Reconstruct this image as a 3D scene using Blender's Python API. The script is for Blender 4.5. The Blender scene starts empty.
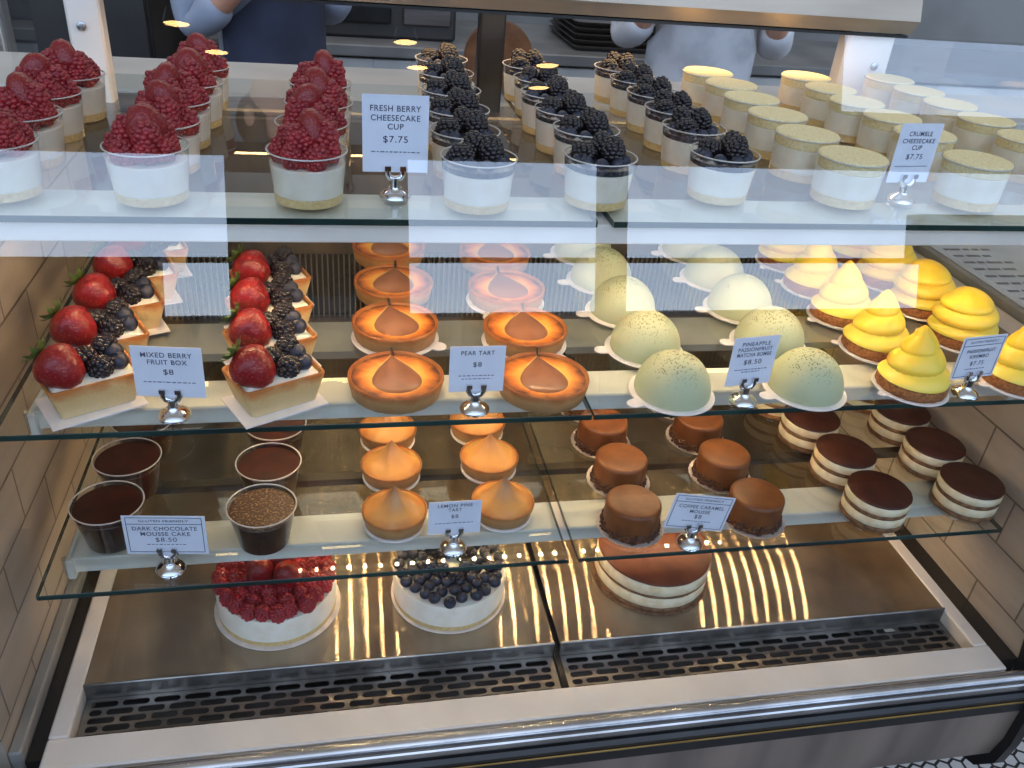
import bpy, math, random
from mathutils import Vector, Matrix
random.seed(7)
PI = math.pi
sc = bpy.context.scene
COL = sc.collection
D = bpy.data

# ------------------------------------------------------------------ mesh builder
class MB:
    def __init__(s): s.v = []; s.f = []
    def add(s, V, F, M=None):
        b = len(s.v)
        for p in V:
            s.v.append(tuple(M @ Vector(p)) if M is not None else tuple(p))
        for q in F: s.f.append(tuple(b + i for i in q))
        return s
    def box(s, x0, x1, y0, y1, z0, z1, M=None):
        V = [(x, y, z) for z in (z0, z1) for y in (y0, y1) for x in (x0, x1)]
        return s.add(V, [(0,2,3,1),(4,5,7,6),(0,1,5,4),(2,6,7,3),(0,4,6,2),(1,3,7,5)], M)
    def bbox(s, x0, x1, y0, y1, z0, z1, b=.002, M=None):      # box with chamfered edges
        cx, cy, cz = (x0+x1)/2, (y0+y1)/2, (z0+z1)/2
        hx, hy, hz = (x1-x0)/2, (y1-y0)/2, (z1-z0)/2
        b = min(b, hx*.9, hy*.9, hz*.9)
        V = []; idx = {}
        for sx in (-1,1):
            for sy in (-1,1):
                for sz in (-1,1):
                    for a in range(3):
                        h = [hx-b, hy-b, hz-b]; h[a] = [hx,hy,hz][a]
                        idx[(sx,sy,sz,a)] = len(V)
                        V.append((cx+sx*h[0], cy+sy*h[1], cz+sz*h[2]))
        F = []
        for a in range(3):
            o = [i for i in range(3) if i != a]
            for sg in (-1,1):
                q = []
                for (p, r) in ((-1,-1),(1,-1),(1,1),(-1,1)):
                    k = [0,0,0]; k[a] = sg; k[o[0]] = p; k[o[1]] = r
                    q.append(idx[(k[0],k[1],k[2],a)])
                F.append(q)
        for a in range(3):                                    # edges along axis a
            o = [i for i in range(3) if i != a]
            for p in (-1,1):
                for r in (-1,1):
                    k1 = [0,0,0]; k1[o[0]] = p; k1[o[1]] = r; k2 = list(k1); k1[a] = -1; k2[a] = 1
                    F.append([idx[(*k1,o[0])], idx[(*k2,o[0])], idx[(*k2,o[1])], idx[(*k1,o[1])]])
        for sx in (-1,1):
            for sy in (-1,1):
                for sz in (-1,1):
                    F.append([idx[(sx,sy,sz,a)] for a in range(3)])
        return s.add(V, F, M)
    def lathe(s, prof, n=40, M=None, rf=None):
        V = []; F = []; m = len(prof)
        for k in range(n):
            a = 2*PI*k/n; c, q = math.cos(a), math.sin(a)
            for (r, z) in prof:
                rr = r*(rf(a, z) if rf else 1)
                V.append((rr*c, rr*q, z))
        for k in range(n):
            k2 = (k+1) % n
            for i in range(m-1):
                F.append((k*m+i, k2*m+i, k2*m+i+1, k*m+i+1))
        if prof[0][0] > 1e-6: F.append([k*m for k in reversed(range(n))]) if prof[0][0] > 0 and getattr(s, 'cap', True) else None
        if prof[-1][0] > 1e-6 and getattr(s, 'cap', True): F.append([k*m+m-1 for k in range(n)])
        return s.add(V, F, M)
    def ico(s, r, sub=1, M=None, sc_=(1,1,1), c=(0,0,0)):
        V, F = ICO[sub]
        return s.add([(c[0]+r*x*sc_[0], c[1]+r*y*sc_[1], c[2]+r*z*sc_[2]) for x, y, z in V], F, M)
    def tube(s, pts, r, n=8, M=None):
        V = []; F = []; P = [Vector(p) for p in pts]; m = len(P)
        for i, p in enumerate(P):
            t = (P[min(i+1,m-1)] - P[max(i-1,0)]).normalized()
            a = t.orthogonal().normalized() if i == 0 else (u - t*u.dot(t)).normalized()
            u = a; w = t.cross(u); rr = r[i] if isinstance(r, (list, tuple)) else r
            for k in range(n):
                an = 2*PI*k/n; V.append(p + (u*math.cos(an) + w*math.sin(an))*rr)
        for i in range(m-1):
            for k in range(n):
                k2 = (k+1) % n; F.append((i*n+k, i*n+k2, (i+1)*n+k2, (i+1)*n+k))
        F.append(list(reversed(range(n)))); F.append([(m-1)*n+k for k in range(n)])
        return s.add(V, F, M)
    def extrude_x(s, prof, x0, x1, M=None):                   # closed (y,z) profile pulled along x
        n = len(prof)
        V = [(x0, y, z) for y, z in prof] + [(x1, y, z) for y, z in prof]
        F = [(i, (i+1) % n, n+(i+1) % n, n+i) for i in range(n)] + [list(reversed(range(n))), [n+i for i in range(n)]]
        return s.add(V, F, M)
    def mesh(s, name, mat, smooth=True, ang=40):
        me = D.meshes.new(name); me.from_pydata(s.v, [], s.f); me.update()
        if smooth:
            me.polygons.foreach_set('use_smooth', [True]*len(me.polygons))
            me.set_sharp_from_angle(angle=math.radians(ang))
        me.materials.append(mat); return me
    def build(s, name, mat, parent=None, smooth=True, ang=40):
        o = D.objects.new(name, s.mesh(name, mat, smooth, ang)); COL.objects.link(o)
        if parent: o.parent = parent
        return o

def make_ico():
    t = (1+5**.5)/2
    V = [Vector(v).normalized() for v in [(-1,t,0),(1,t,0),(-1,-t,0),(1,-t,0),(0,-1,t),(0,1,t),(0,-1,-t),(0,1,-t),(t,0,-1),(t,0,1),(-t,0,-1),(-t,0,1)]]
    F = [(0,11,5),(0,5,1),(0,1,7),(0,7,10),(0,10,11),(1,5,9),(5,11,4),(11,10,2),(10,7,6),(7,1,8),(3,9,4),(3,4,2),(3,2,6),(3,6,8),(3,8,9),(4,9,5),(2,4,11),(6,2,10),(8,6,7),(9,8,1)]
    out = {0: ([tuple(v) for v in V], F)}
    for lv in (1, 2, 3):
        V = list(V); nF = []; ca = {}
        def mid(a, b):
            k = (min(a,b), max(a,b))
            if k not in ca: ca[k] = len(V); V.append(((V[a]+V[b])/2).normalized())
            return ca[k]
        for a, b, c in F:
            x, y, z = mid(a,b), mid(b,c), mid(c,a); nF += [(a,x,z),(b,y,x),(c,z,y),(x,y,z)]
        F = nF; out[lv] = ([tuple(v) for v in V], F)
    return out
ICO = make_ico()

def obj(name, mb, mat, parent=None, **k): return mb.build(name, mat, parent, **k)
def inst(name, me, parent=None, loc=(0,0,0), rot=(0,0,0), s=1):
    o = D.objects.new(name, me); COL.objects.link(o); o.location = loc; o.rotation_euler = rot
    o.scale = (s,s,s) if isinstance(s, (int, float)) else s
    if parent: o.parent = parent
    return o
def tag(o, label, cat, group=None, kind=None):
    o['label'] = label; o['category'] = cat
    if group: o['group'] = group
    if kind: o['kind'] = kind
    return o
def thing(name, label, cat, loc=(0,0,0), rz=0, group=None):
    o = D.objects.new(name, None); COL.objects.link(o); o.location = loc; o.rotation_euler = (0,0,rz)
    o.empty_display_size = .02
    return tag(o, label, cat, group)
def struct(o):
    o['kind'] = 'structure'; return o
def kids(o): return [c for c in list(COL.objects) if c.parent == o]
TREE = {}
def proto_tree(o):
    if o.name not in TREE: TREE[o.name] = [(c, kids(c)) for c in kids(o)]
    return TREE[o.name]
def dup(root, loc, rz, label):
    r = root.copy(); COL.objects.link(r); r.location = loc; r.rotation_euler = (0,0,rz); r['label'] = label
    for c, gs in proto_tree(root):
        k = c.copy(); COL.objects.link(k); k.parent = r
        for g in gs:
            h = g.copy(); COL.objects.link(h); h.parent = k
    return r
class Placer:
    def __init__(s, proto): s.p = proto; s.used = False; proto_tree(proto)
    def __call__(s, loc, rz, label):
        if not s.used:
            s.used = True; s.p.location = loc; s.p.rotation_euler = (0,0,rz); s.p['label'] = label; return s.p
        return dup(s.p, loc, rz, label)
def T(x=0, y=0, z=0, rx=0, ry=0, rz=0, s=1):
    return Matrix.Translation((x,y,z)) @ Matrix.Rotation(rz,4,'Z') @ Matrix.Rotation(ry,4,'Y') @ Matrix.Rotation(rx,4,'X') @ Matrix.Scale(s,4)

# ------------------------------------------------------------------ materials
def lin(c): return tuple((x/12.92 if x <= .04045 else ((x+.055)/1.055)**2.4) for x in c)
def rgb(r, g, b): return (*lin((r/255, g/255, b/255)), 1)
class NT:
    def __init__(s, name):
        s.m = D.materials.new(name); s.m.use_nodes = True; s.t = s.m.node_tree; s.t.nodes.clear()
        s.out = s.n('ShaderNodeOutputMaterial')
    def n(s, ty, **kw):
        x = s.t.nodes.new(ty)
        for k, v in kw.items(): setattr(x, k, v)
        return x
    def l(s, a, b): s.t.links.new(a, b)
def mat(name, c, rough=.5, metal=0, c2=None, scale=60, detail=3, lo=.4, hi=.65, bump=0, bscale=None, sss=0, coat=0, spec=.5, aniso=0, emit=None, estr=0, stretch=None, sssr=.006):
    t = NT(name); p = t.n('ShaderNodeBsdfPrincipled'); t.l(p.outputs[0], t.out.inputs[0])
    p.inputs['Base Color'].default_value = c; p.inputs['Roughness'].default_value = rough
    p.inputs['Metallic'].default_value = metal; p.inputs['Specular IOR Level'].default_value = spec
    p.inputs['Coat Weight'].default_value = coat; p.inputs['Coat Roughness'].default_value = .08
    if sss:
        p.inputs['Subsurface Weight'].default_value = sss; p.inputs['Subsurface Scale'].default_value = sssr
        p.inputs['Subsurface Radius'].default_value = (1, .5, .3)
    if emit: p.inputs['Emission Color'].default_value = emit; p.inputs['Emission Strength'].default_value = estr
    tc = t.n('ShaderNodeTexCoord'); src = tc.outputs['Object']
    if stretch:
        mp = t.n('ShaderNodeMapping'); mp.inputs['Scale'].default_value = stretch; t.l(src, mp.inputs[0]); src = mp.outputs[0]
    if c2:
        nz = t.n('ShaderNodeTexNoise'); nz.inputs['Scale'].default_value = scale; nz.inputs['Detail'].default_value = detail
        t.l(src, nz.inputs['Vector'])
        r = t.n('ShaderNodeValToRGB'); r.color_ramp.elements[0].position = lo; r.color_ramp.elements[1].position = hi
        r.color_ramp.elements[0].color = c; r.color_ramp.elements[1].color = c2
        t.l(nz.outputs['Fac'], r.inputs[0]); t.l(r.outputs[0], p.inputs['Base Color'])
    if bump:
        nb = t.n('ShaderNodeTexNoise'); nb.inputs['Scale'].default_value = bscale or scale; nb.inputs['Detail'].default_value = 4
        t.l(src, nb.inputs['Vector'])
        b = t.n('ShaderNodeBump'); b.inputs['Strength'].default_value = bump; b.inputs['Distance'].default_value = .002
        t.l(nb.outputs['Fac'], b.inputs['Height']); t.l(b.outputs[0], p.inputs['Normal'])
    if aniso:
        p.inputs['Anisotropic'].default_value = aniso; p.inputs['Anisotropic Rotation'].default_value = .25
        tg = t.n('ShaderNodeTangent', direction_type='UV_MAP'); tg.uv_map = 'UVMap'
        t.l(tg.outputs[0], p.inputs['Tangent'])
    t.p = p
    return t.m
def glass(name, tint=(1,1,1,1), f0=.05, rough=0.0, gcol=(1,1,1,1)):
    t = NT(name); lw = t.n('ShaderNodeLayerWeight'); lw.inputs['Blend'].default_value = .5
    pw = t.n('ShaderNodeMath', operation='POWER'); pw.inputs[1].default_value = 5; t.l(lw.outputs['Facing'], pw.inputs[0])
    ma = t.n('ShaderNodeMath', operation='MULTIPLY_ADD'); ma.inputs[1].default_value = .9-f0; ma.inputs[2].default_value = f0
    t.l(pw.outputs[0], ma.inputs[0])
    tr = t.n('ShaderNodeBsdfTransparent'); tr.inputs[0].default_value = tint
    gl = t.n('ShaderNodeBsdfGlossy'); gl.inputs['Roughness'].default_value = rough; gl.inputs[0].default_value = gcol
    mx = t.n('ShaderNodeMixShader'); t.l(ma.outputs[0], mx.inputs[0]); t.l(tr.outputs[0], mx.inputs[1]); t.l(gl.outputs[0], mx.inputs[2])
    t.l(mx.outputs[0], t.out.inputs[0]); return t.m
def ramp_mat(name, axis, stops, rough=.5, nscale=70, namp=.25, bump=.2, bscale=250, sss=0, coat=0, spec=.5):
    """colour by radius ('r') or height ('z') of the object's own coordinates (metres), broken up with noise"""
    t = NT(name); p = t.n('ShaderNodeBsdfPrincipled'); t.l(p.outputs[0], t.out.inputs[0])
    p.inputs['Roughness'].default_value = rough; p.inputs['Coat Weight'].default_value = coat; p.inputs['Specular IOR Level'].default_value = spec
    if sss: p.inputs['Subsurface Weight'].default_value = sss; p.inputs['Subsurface Scale'].default_value = .006
    tc = t.n('ShaderNodeTexCoord'); sx = t.n('ShaderNodeSeparateXYZ'); t.l(tc.outputs['Object'], sx.inputs[0])
    if axis == 'z': val = sx.outputs['Z']
    else:
        cb = t.n('ShaderNodeCombineXYZ'); t.l(sx.outputs['X'], cb.inputs[0]); t.l(sx.outputs['Y'], cb.inputs[1])
        vl = t.n('ShaderNodeVectorMath', operation='LENGTH'); t.l(cb.outputs[0], vl.inputs[0]); val = vl.outputs['Value']
    a, b = stops[0][0], stops[-1][0]
    mr = t.n('ShaderNodeMapRange'); mr.inputs['From Min'].default_value = a; mr.inputs['From Max'].default_value = b; t.l(val, mr.inputs['Value'])
    nz = t.n('ShaderNodeTexNoise'); nz.inputs['Scale'].default_value = nscale; nz.inputs['Detail'].default_value = 4; t.l(tc.outputs['Object'], nz.inputs['Vector'])
    ma = t.n('ShaderNodeMath', operation='MULTIPLY_ADD'); ma.inputs[1].default_value = namp; ma.inputs[2].default_value = -namp/2
    t.l(nz.outputs['Fac'], ma.inputs[0])
    ad = t.n('ShaderNodeMath', operation='ADD'); t.l(mr.outputs[0], ad.inputs[0]); t.l(ma.outputs[0], ad.inputs[1])
    r = t.n('ShaderNodeValToRGB'); e = r.color_ramp.elements
    while len(e) < len(stops): e.new(.5)
    for i, (q, c) in enumerate(stops): e[i].position = (q-a)/(b-a); e[i].color = c
    t.l(ad.outputs[0], r.inputs[0]); t.l(r.outputs[0], p.inputs['Base Color'])
    if bump:
        nb = t.n('ShaderNodeTexNoise'); nb.inputs['Scale'].default_value = bscale; t.l(tc.outputs['Object'], nb.inputs['Vector'])
        bp = t.n('ShaderNodeBump'); bp.inputs['Strength'].default_value = bump; bp.inputs['Distance'].default_value = .002
        t.l(nb.outputs['Fac'], bp.inputs['Height']); t.l(bp.outputs[0], p.inputs['Normal'])
    return t.m
def emis(name, c, s):
    t = NT(name); e = t.n('ShaderNodeEmission'); e.inputs[0].default_value = c; e.inputs[1].default_value = s
    t.l(e.outputs[0], t.out.inputs[0]); return t.m

M = {}
M['shelf'] = glass('shelf_glass', (.90,.95,.93,1), .055)
M['edge'] = mat('shelf_edge', rgb(24,42,40), .12, c2=rgb(40,66,62), scale=8)
M['front'] = glass('front_glass', (.93,.95,.955,1), .085)
M['endglass'] = glass('end_glass', (.9,.93,.94,1), .07)
M['cup'] = glass('clear_plastic', (.93,.93,.92,1), .07, .02)
M['white'] = mat('white_enamel', rgb(240,230,220), .35, c2=rgb(228,218,208), scale=9)
M['strip'] = mat('strip_housing', rgb(232,226,216), .4, c2=rgb(222,214,204), scale=12)
M['board'] = mat('cake_board', rgb(236,230,226), .4, c2=rgb(224,218,216), scale=40)
M['card'] = mat('card_paper', rgb(222,226,238), .45, c2=rgb(214,219,233), scale=30)
M['ink'] = mat('card_ink', rgb(62,68,92), .6, c2=rgb(84,90,112), scale=500)
M['inkfine'] = mat('card_fine_ink', rgb(96,104,128), .6, c2=rgb(120,126,146), scale=500)
M['chrome'] = mat('chrome', (.82,.82,.84,1), .07, 1, c2=(.72,.72,.74,1), scale=30)
M['steel'] = mat('brushed_steel', rgb(140,132,128), .42, .85, c2=rgb(112,105,102), scale=6, stretch=(.6,6,6))
M['panel'] = mat('front_panel_steel', rgb(150,134,122), .42, .3, c2=rgb(116,104,96), scale=4, stretch=(3,.4,.4))
def pan_mat():
    # brushed steel: fine grooves run along x, so small lamps smear into long streaks along y
    t = NT('deck_steel'); g = t.n('ShaderNodeBsdfAnisotropic'); g.inputs['Roughness'].default_value = .18; g.inputs['Anisotropy'].default_value = .885
    d = t.n('ShaderNodeBsdfDiffuse'); mx = t.n('ShaderNodeMixShader'); mx.inputs[0].default_value = .62
    tg = t.n('ShaderNodeTangent', direction_type='UV_MAP'); tg.uv_map = 'UVMap'; t.l(tg.outputs[0], g.inputs['Tangent'])
    tc = t.n('ShaderNodeTexCoord'); nz = t.n('ShaderNodeTexNoise'); nz.inputs['Scale'].default_value = 14; nz.inputs['Detail'].default_value = 5
    t.l(tc.outputs['Object'], nz.inputs['Vector'])
    for k, (c0, c1) in ((0,(rgb(214,200,176), rgb(186,170,148))), (1,(rgb(118,98,80), rgb(92,76,62)))):
        r = t.n('ShaderNodeValToRGB'); r.color_ramp.elements[0].position = .38; r.color_ramp.elements[1].position = .65
        r.color_ramp.elements[0].color = c0; r.color_ramp.elements[1].color = c1
        t.l(nz.outputs['Fac'], r.inputs[0]); t.l(r.outputs[0], (g, d)[k].inputs['Color'])
    t.l(d.outputs[0], mx.inputs[1]); t.l(g.outputs[0], mx.inputs[2]); t.l(mx.outputs[0], t.out.inputs[0]); return t.m
M['pan'] = pan_mat()
M['grille'] = mat('grille_steel', rgb(168,164,160), .35, .9, c2=rgb(130,126,122), scale=20)
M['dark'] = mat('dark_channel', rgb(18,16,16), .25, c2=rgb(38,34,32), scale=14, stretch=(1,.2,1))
M['black'] = mat('black_frame', rgb(20,20,22), .35, c2=rgb(32,32,34), scale=20)
M['ridge'] = mat('silver_ridge', rgb(196,194,194), .25, .9, c2=rgb(160,158,158), scale=8)
M['gold'] = mat('brass_line', rgb(214,182,120), .3, 1, c2=rgb(180,150,92), scale=20)
M['back'] = mat('back_panel', rgb(112,98,84), .38, .6, c2=rgb(78,68,60), scale=7, stretch=(2,1,.5))
M['bars'] = mat('louver_bars', rgb(112,102,92), .4, .4, c2=rgb(94,86,78), scale=30)
M['led'] = emis('led_warm', (1,.70,.38,1), 380)
M['lamp'] = emis('lamp_warm', (1,.6,.22,1), 16)
M['greybar'] = mat('grey_bar', rgb(150,146,140), .4, c2=rgb(132,128,122), scale=10)
M['railm'] = mat('rail_metal', rgb(188,172,154), .38, .5, c2=rgb(160,146,130), scale=5, stretch=(.5,3,3))
# food
M['crust'] = ramp_mat('crust', 'z', [(0, rgb(214,192,146)), (.024, rgb(206,172,116)), (.034, rgb(184,112,50))], .6, 60, .5, .5, 300)
M['tartcrust'] = ramp_mat('tart_crust', 'z', [(0, rgb(160,124,84)), (.014, rgb(178,134,84)), (.022, rgb(158,86,32))], .55, 60, .5, .4, 300)
M['custard'] = ramp_mat('custard', 'r', [(0, rgb(240,190,104)), (.027, rgb(238,170,72)), (.036, rgb(206,112,30)), (.044, rgb(92,38,12))], .35, 55, .45, .3, 160, .15)
M['pear'] = mat('pear_flesh', rgb(152,100,70), .32, c2=rgb(134,84,56), scale=35, sss=.15, bump=.05)
M['stem'] = mat('stem_dark', rgb(46,26,14), .6, c2=rgb(70,44,26), scale=200)
M['cream'] = mat('cheesecake_cream', rgb(246,238,222), .45, c2=rgb(238,228,208), scale=60, sss=.2)
M['whip'] = mat('whipped_cream', rgb(246,240,228), .5, c2=rgb(238,228,208), scale=60, sss=.2, bump=.2, bscale=120)
M['crumb'] = mat('crumb_base', rgb(234,206,146), .8, c2=rgb(214,180,116), scale=320, lo=.35, bump=.6, bscale=500)
M['crumbtop'] = mat('crumb_top', rgb(250,236,190), .85, c2=rgb(236,212,152), scale=420, lo=.35, bump=.6, bscale=600)
M['rasp'] = mat('raspberry', rgb(138,24,34), .4, c2=rgb(170,40,46), scale=90, sss=.2, coat=.15)
M['straw'] = None
M['leaf'] = mat('calyx_leaf', rgb(58,84,34), .5, c2=rgb(92,116,52), scale=150)
M['bberry'] = mat('blackberry', rgb(18,11,17), .26, c2=rgb(32,20,27), scale=150, coat=.2)
M['blue'] = mat('blueberry', rgb(32,34,48), .45, c2=rgb(56,60,78), scale=90)
M['compote'] = mat('blueberry_compote', rgb(36,34,44), .25, c2=rgb(70,72,88), scale=160, bump=.8, bscale=150, coat=.4)
M['choc'] = mat('dark_chocolate', rgb(56,26,17), .3, c2=rgb(44,19,12), scale=50, coat=.1)
M['choctop'] = mat('dark_chocolate_top', rgb(62,24,14), .45, c2=rgb(46,18,11), scale=60, spec=.3)
M['chocgold'] = mat('gold_dusted_chocolate', rgb(74,40,24), .45, c2=rgb(196,160,104), scale=420, lo=.52, hi=.75, bump=.3, bscale=400)
M['caramel'] = mat('caramel_glaze', rgb(126,76,38), .4, c2=rgb(104,58,28), scale=45, sss=.1, bump=.06, bscale=60)
M['nuts'] = mat('dark_crumb_border', rgb(58,34,22), .6, c2=rgb(104,66,44), scale=220)
M['foil'] = mat('scalloped_board', rgb(228,216,208), .35, c2=rgb(210,198,190), scale=60)
M['tircream'] = mat('mascarpone', rgb(240,226,194), .55, c2=rgb(226,204,162), scale=70, sss=.15, bump=.15, bscale=150)
M['sponge'] = mat('soaked_sponge', rgb(134,98,66), .8, c2=rgb(98,66,42), scale=130, bump=.5, bscale=300)
M['cocoa'] = mat('cocoa_top', rgb(76,36,24), .5, c2=rgb(60,26,18), scale=40, spec=.4)
M['cocoacake'] = mat('cocoa_cake_top', rgb(108,54,32), .5, c2=rgb(90,42,24), scale=30, spec=.4)
M['krembo'] = ramp_mat('krembo_glaze', 'z', [(.012, rgb(250,222,96)), (.05, rgb(252,214,66)), (.08, rgb(250,200,40))], .35, 40, .4, .08, 80, .25, .2)
M['cookie'] = mat('krembo_cookie', rgb(176,116,66), .85, c2=rgb(130,78,40), scale=300, lo=.35, bump=.8, bscale=350)
M['toast'] = ramp_mat('toasted_meringue', 'z', [(.012, rgb(166,90,36)), (.022, rgb(222,158,84)), (.036, rgb(198,142,86)), (.05, rgb(138,92,56))], .4, 45, .35, .15, 90, .15, .1)

def straw_mat():
    t = NT('strawberry'); p = t.n('ShaderNodeBsdfPrincipled'); t.l(p.outputs[0], t.out.inputs[0])
    p.inputs['Roughness'].default_value = .3; p.inputs['Subsurface Weight'].default_value = .15; p.inputs['Subsurface Scale'].default_value = .004
    tc = t.n('ShaderNodeTexCoord'); vo = t.n('ShaderNodeTexVoronoi'); vo.inputs['Scale'].default_value = 400
    t.l(tc.outputs['Object'], vo.inputs['Vector'])
    r = t.n('ShaderNodeValToRGB'); e = r.color_ramp.elements
    e[0].position = .14; e[0].color = rgb(186,92,58); e[1].position = .24; e[1].color = rgb(132,20,26)
    t.l(vo.outputs['Distance'], r.inputs[0]); t.l(r.outputs[0], p.inputs['Base Color'])
    b = t.n('ShaderNodeBump'); b.inputs['Strength'].default_value = .5; b.inputs['Distance'].default_value = .001
    t.l(vo.outputs['Distance'], b.inputs['Height']); t.l(b.outputs[0], p.inputs['Normal']); return t.m
M['straw'] = straw_mat()
def matcha_mat():
    t = NT('matcha_glaze'); p = t.n('ShaderNodeBsdfPrincipled'); t.l(p.outputs[0], t.out.inputs[0]); p.inputs['Roughness'].default_value = .55
    p.inputs['Subsurface Weight'].default_value = .1; p.inputs['Subsurface Scale'].default_value = .004
    tc = t.n('ShaderNodeTexCoord'); sx = t.n('ShaderNodeSeparateXYZ'); t.l(tc.outputs['Object'], sx.inputs[0])
    mr = t.n('ShaderNodeMapRange'); mr.inputs['From Min'].default_value = .014; mr.inputs['From Max'].default_value = .048; t.l(sx.outputs['Z'], mr.inputs['Value'])
    vo = t.n('ShaderNodeTexVoronoi'); vo.inputs['Scale'].default_value = 520; t.l(tc.outputs['Object'], vo.inputs['Vector'])
    nz = t.n('ShaderNodeTexNoise'); nz.inputs['Scale'].default_value = 60; t.l(tc.outputs['Object'], nz.inputs['Vector'])
    m1 = t.n('ShaderNodeMath', operation='MULTIPLY'); t.l(mr.outputs[0], m1.inputs[0]); t.l(nz.outputs['Fac'], m1.inputs[1])
    m2 = t.n('ShaderNodeMath', operation='MULTIPLY'); m2.inputs[1].default_value = .95; t.l(m1.outputs[0], m2.inputs[0])
    lt = t.n('ShaderNodeMath', operation='LESS_THAN'); t.l(vo.outputs['Distance'], lt.inputs[0]); t.l(m2.outputs[0], lt.inputs[1])
    gt = t.n('ShaderNodeMath', operation='GREATER_THAN'); gt.inputs[1].default_value = .55
    sc2 = t.n('ShaderNodeSeparateColor'); t.l(vo.outputs['Color'], sc2.inputs[0]); t.l(sc2.outputs[0], gt.inputs[0])
    an = t.n('ShaderNodeMath', operation='MULTIPLY'); t.l(lt.outputs[0], an.inputs[0]); t.l(gt.outputs[0], an.inputs[1])
    mx = t.n('ShaderNodeMix', data_type='RGBA'); mx.inputs['A'].default_value = rgb(182,188,152); mx.inputs['B'].default_value = rgb(92,84,40)
    t.l(an.outputs[0], mx.inputs['Factor']); t.l(mx.outputs['Result'], p.inputs['Base Color']); return t.m
M['matcha'] = matcha_mat()
def tile_mat(name, c, c2, grout, axis='yz', bw=.15, rh=.066, ox=0, oz=0, mortar=.0016, rough=.3):
    t = NT(name); p = t.n('ShaderNodeBsdfPrincipled'); t.l(p.outputs[0], t.out.inputs[0]); p.inputs['Roughness'].default_value = rough
    tc = t.n('ShaderNodeTexCoord'); sx = t.n('ShaderNodeSeparateXYZ'); t.l(tc.outputs['Object'], sx.inputs[0])
    cb = t.n('ShaderNodeCombineXYZ')
    for k, (ax, off) in enumerate(zip(axis, (ox, oz))):
        a = t.n('ShaderNodeMath', operation='ADD'); a.inputs[1].default_value = off; t.l(sx.outputs[ax.upper()], a.inputs[0]); t.l(a.outputs[0], cb.inputs[k])
    br = t.n('ShaderNodeTexBrick'); br.inputs['Scale'].default_value = 1; br.inputs['Brick Width'].default_value = bw; br.inputs['Row Height'].default_value = rh
    br.inputs['Mortar Size'].default_value = mortar; br.inputs['Mortar Smooth'].default_value = .2
    br.inputs['Color1'].default_value = c; br.inputs['Color2'].default_value = c2; br.inputs['Mortar'].default_value = grout
    t.l(cb.outputs[0], br.inputs['Vector'])
    nz = t.n('ShaderNodeTexNoise'); nz.inputs['Scale'].default_value = 22; nz.inputs['Detail'].default_value = 5
    mp = t.n('ShaderNodeMapping'); mp.inputs['Scale'].default_value = (1,.35,1.6); mp.inputs['Rotation'].default_value = (.5,0,0); t.l(tc.outputs['Object'], mp.inputs[0]); t.l(mp.outputs[0], nz.inputs['Vector'])
    mx = t.n('ShaderNodeMix', data_type='RGBA', blend_type='MULTIPLY'); mx.inputs['Factor'].default_value = .45
    r = t.n('ShaderNodeValToRGB'); r.color_ramp.elements[0].position = .3; r.color_ramp.elements[0].color = (.55,.5,.45,1); r.color_ramp.elements[1].position = .6; r.color_ramp.elements[1].color = (1,1,1,1)
    t.l(nz.outputs['Fac'], r.inputs[0]); t.l(br.outputs['Color'], mx.inputs['A']); t.l(r.outputs[0], mx.inputs['B']); t.l(mx.outputs['Result'], p.inputs['Base Color'])
    b = t.n('ShaderNodeBump'); b.inputs['Strength'].default_value = .4; b.inputs['Distance'].default_value = .002; b.invert = True
    t.l(br.outputs['Fac'], b.inputs['Height']); t.l(b.outputs[0], p.inputs['Normal']); return t.m
M['tile'] = tile_mat('wall_tile', rgb(190,176,160), rgb(178,164,148), rgb(116,105,94), 'yz', .148, .066, .148*3-.028, .066*3-.033+.0)

# ------------------------------------------------------------------ levels
Z1, Z2, Z3 = .1506, .3341, .5202
FLOOR = -.75

# ------------------------------------------------------------------ the setting
o = struct(obj('floor', MB().box(-6, 6, -.75, 4, FLOOR-.05, FLOOR), None or mat('floor_base', rgb(60,58,56), .5), smooth=False))
def hex_mat():
    t = NT('hex_tile_floor'); p = t.n('ShaderNodeBsdfPrincipled'); t.l(p.outputs[0], t.out.inputs[0]); p.inputs['Roughness'].default_value = .35
    tc = t.n('ShaderNodeTexCoord'); sx = t.n('ShaderNodeSeparateXYZ'); t.l(tc.outputs['Object'], sx.inputs[0])
    w = .032; h = w*3**.5
    def m(op, a, b=None, c=None):
        x = t.n('ShaderNodeMath', operation=op)
        for i, q in enumerate((a, b, c)):
            if q is None: continue
            if isinstance(q, (int, float)): x.inputs[i].default_value = q
            else: t.l(q, x.inputs[i])
        return x.outputs[0]
    def hexd(ox, oy):      # distance to the cell edge for one of the two rectangular lattices
        X = m('ABSOLUTE', m('SUBTRACT', m('MULTIPLY', m('FRACT', m('DIVIDE', m('ADD', sx.outputs['X'], 10+ox), w)), w), w/2))
        Y = m('ABSOLUTE', m('SUBTRACT', m('MULTIPLY', m('FRACT', m('DIVIDE', m('ADD', sx.outputs['Y'], 10+oy), h)), h), h/2))
        return m('MAXIMUM', X, m('ADD', m('MULTIPLY', X, .5), m('MULTIPLY', Y, 3**.5/2)))
    d = m('MINIMUM', hexd(0, 0), hexd(w/2, h/2))
    g = m('GREATER_THAN', d, w/2-.0028)
    mx = t.n('ShaderNodeMix', data_type='RGBA'); mx.inputs['A'].default_value = rgb(208,206,204); mx.inputs['B'].default_value = rgb(30,30,32)
    t.l(g, mx.inputs['Factor']); t.l(mx.outputs['Result'], p.inputs['Base Color']); return t.m
o.data.materials[0] = hex_mat()

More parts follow.
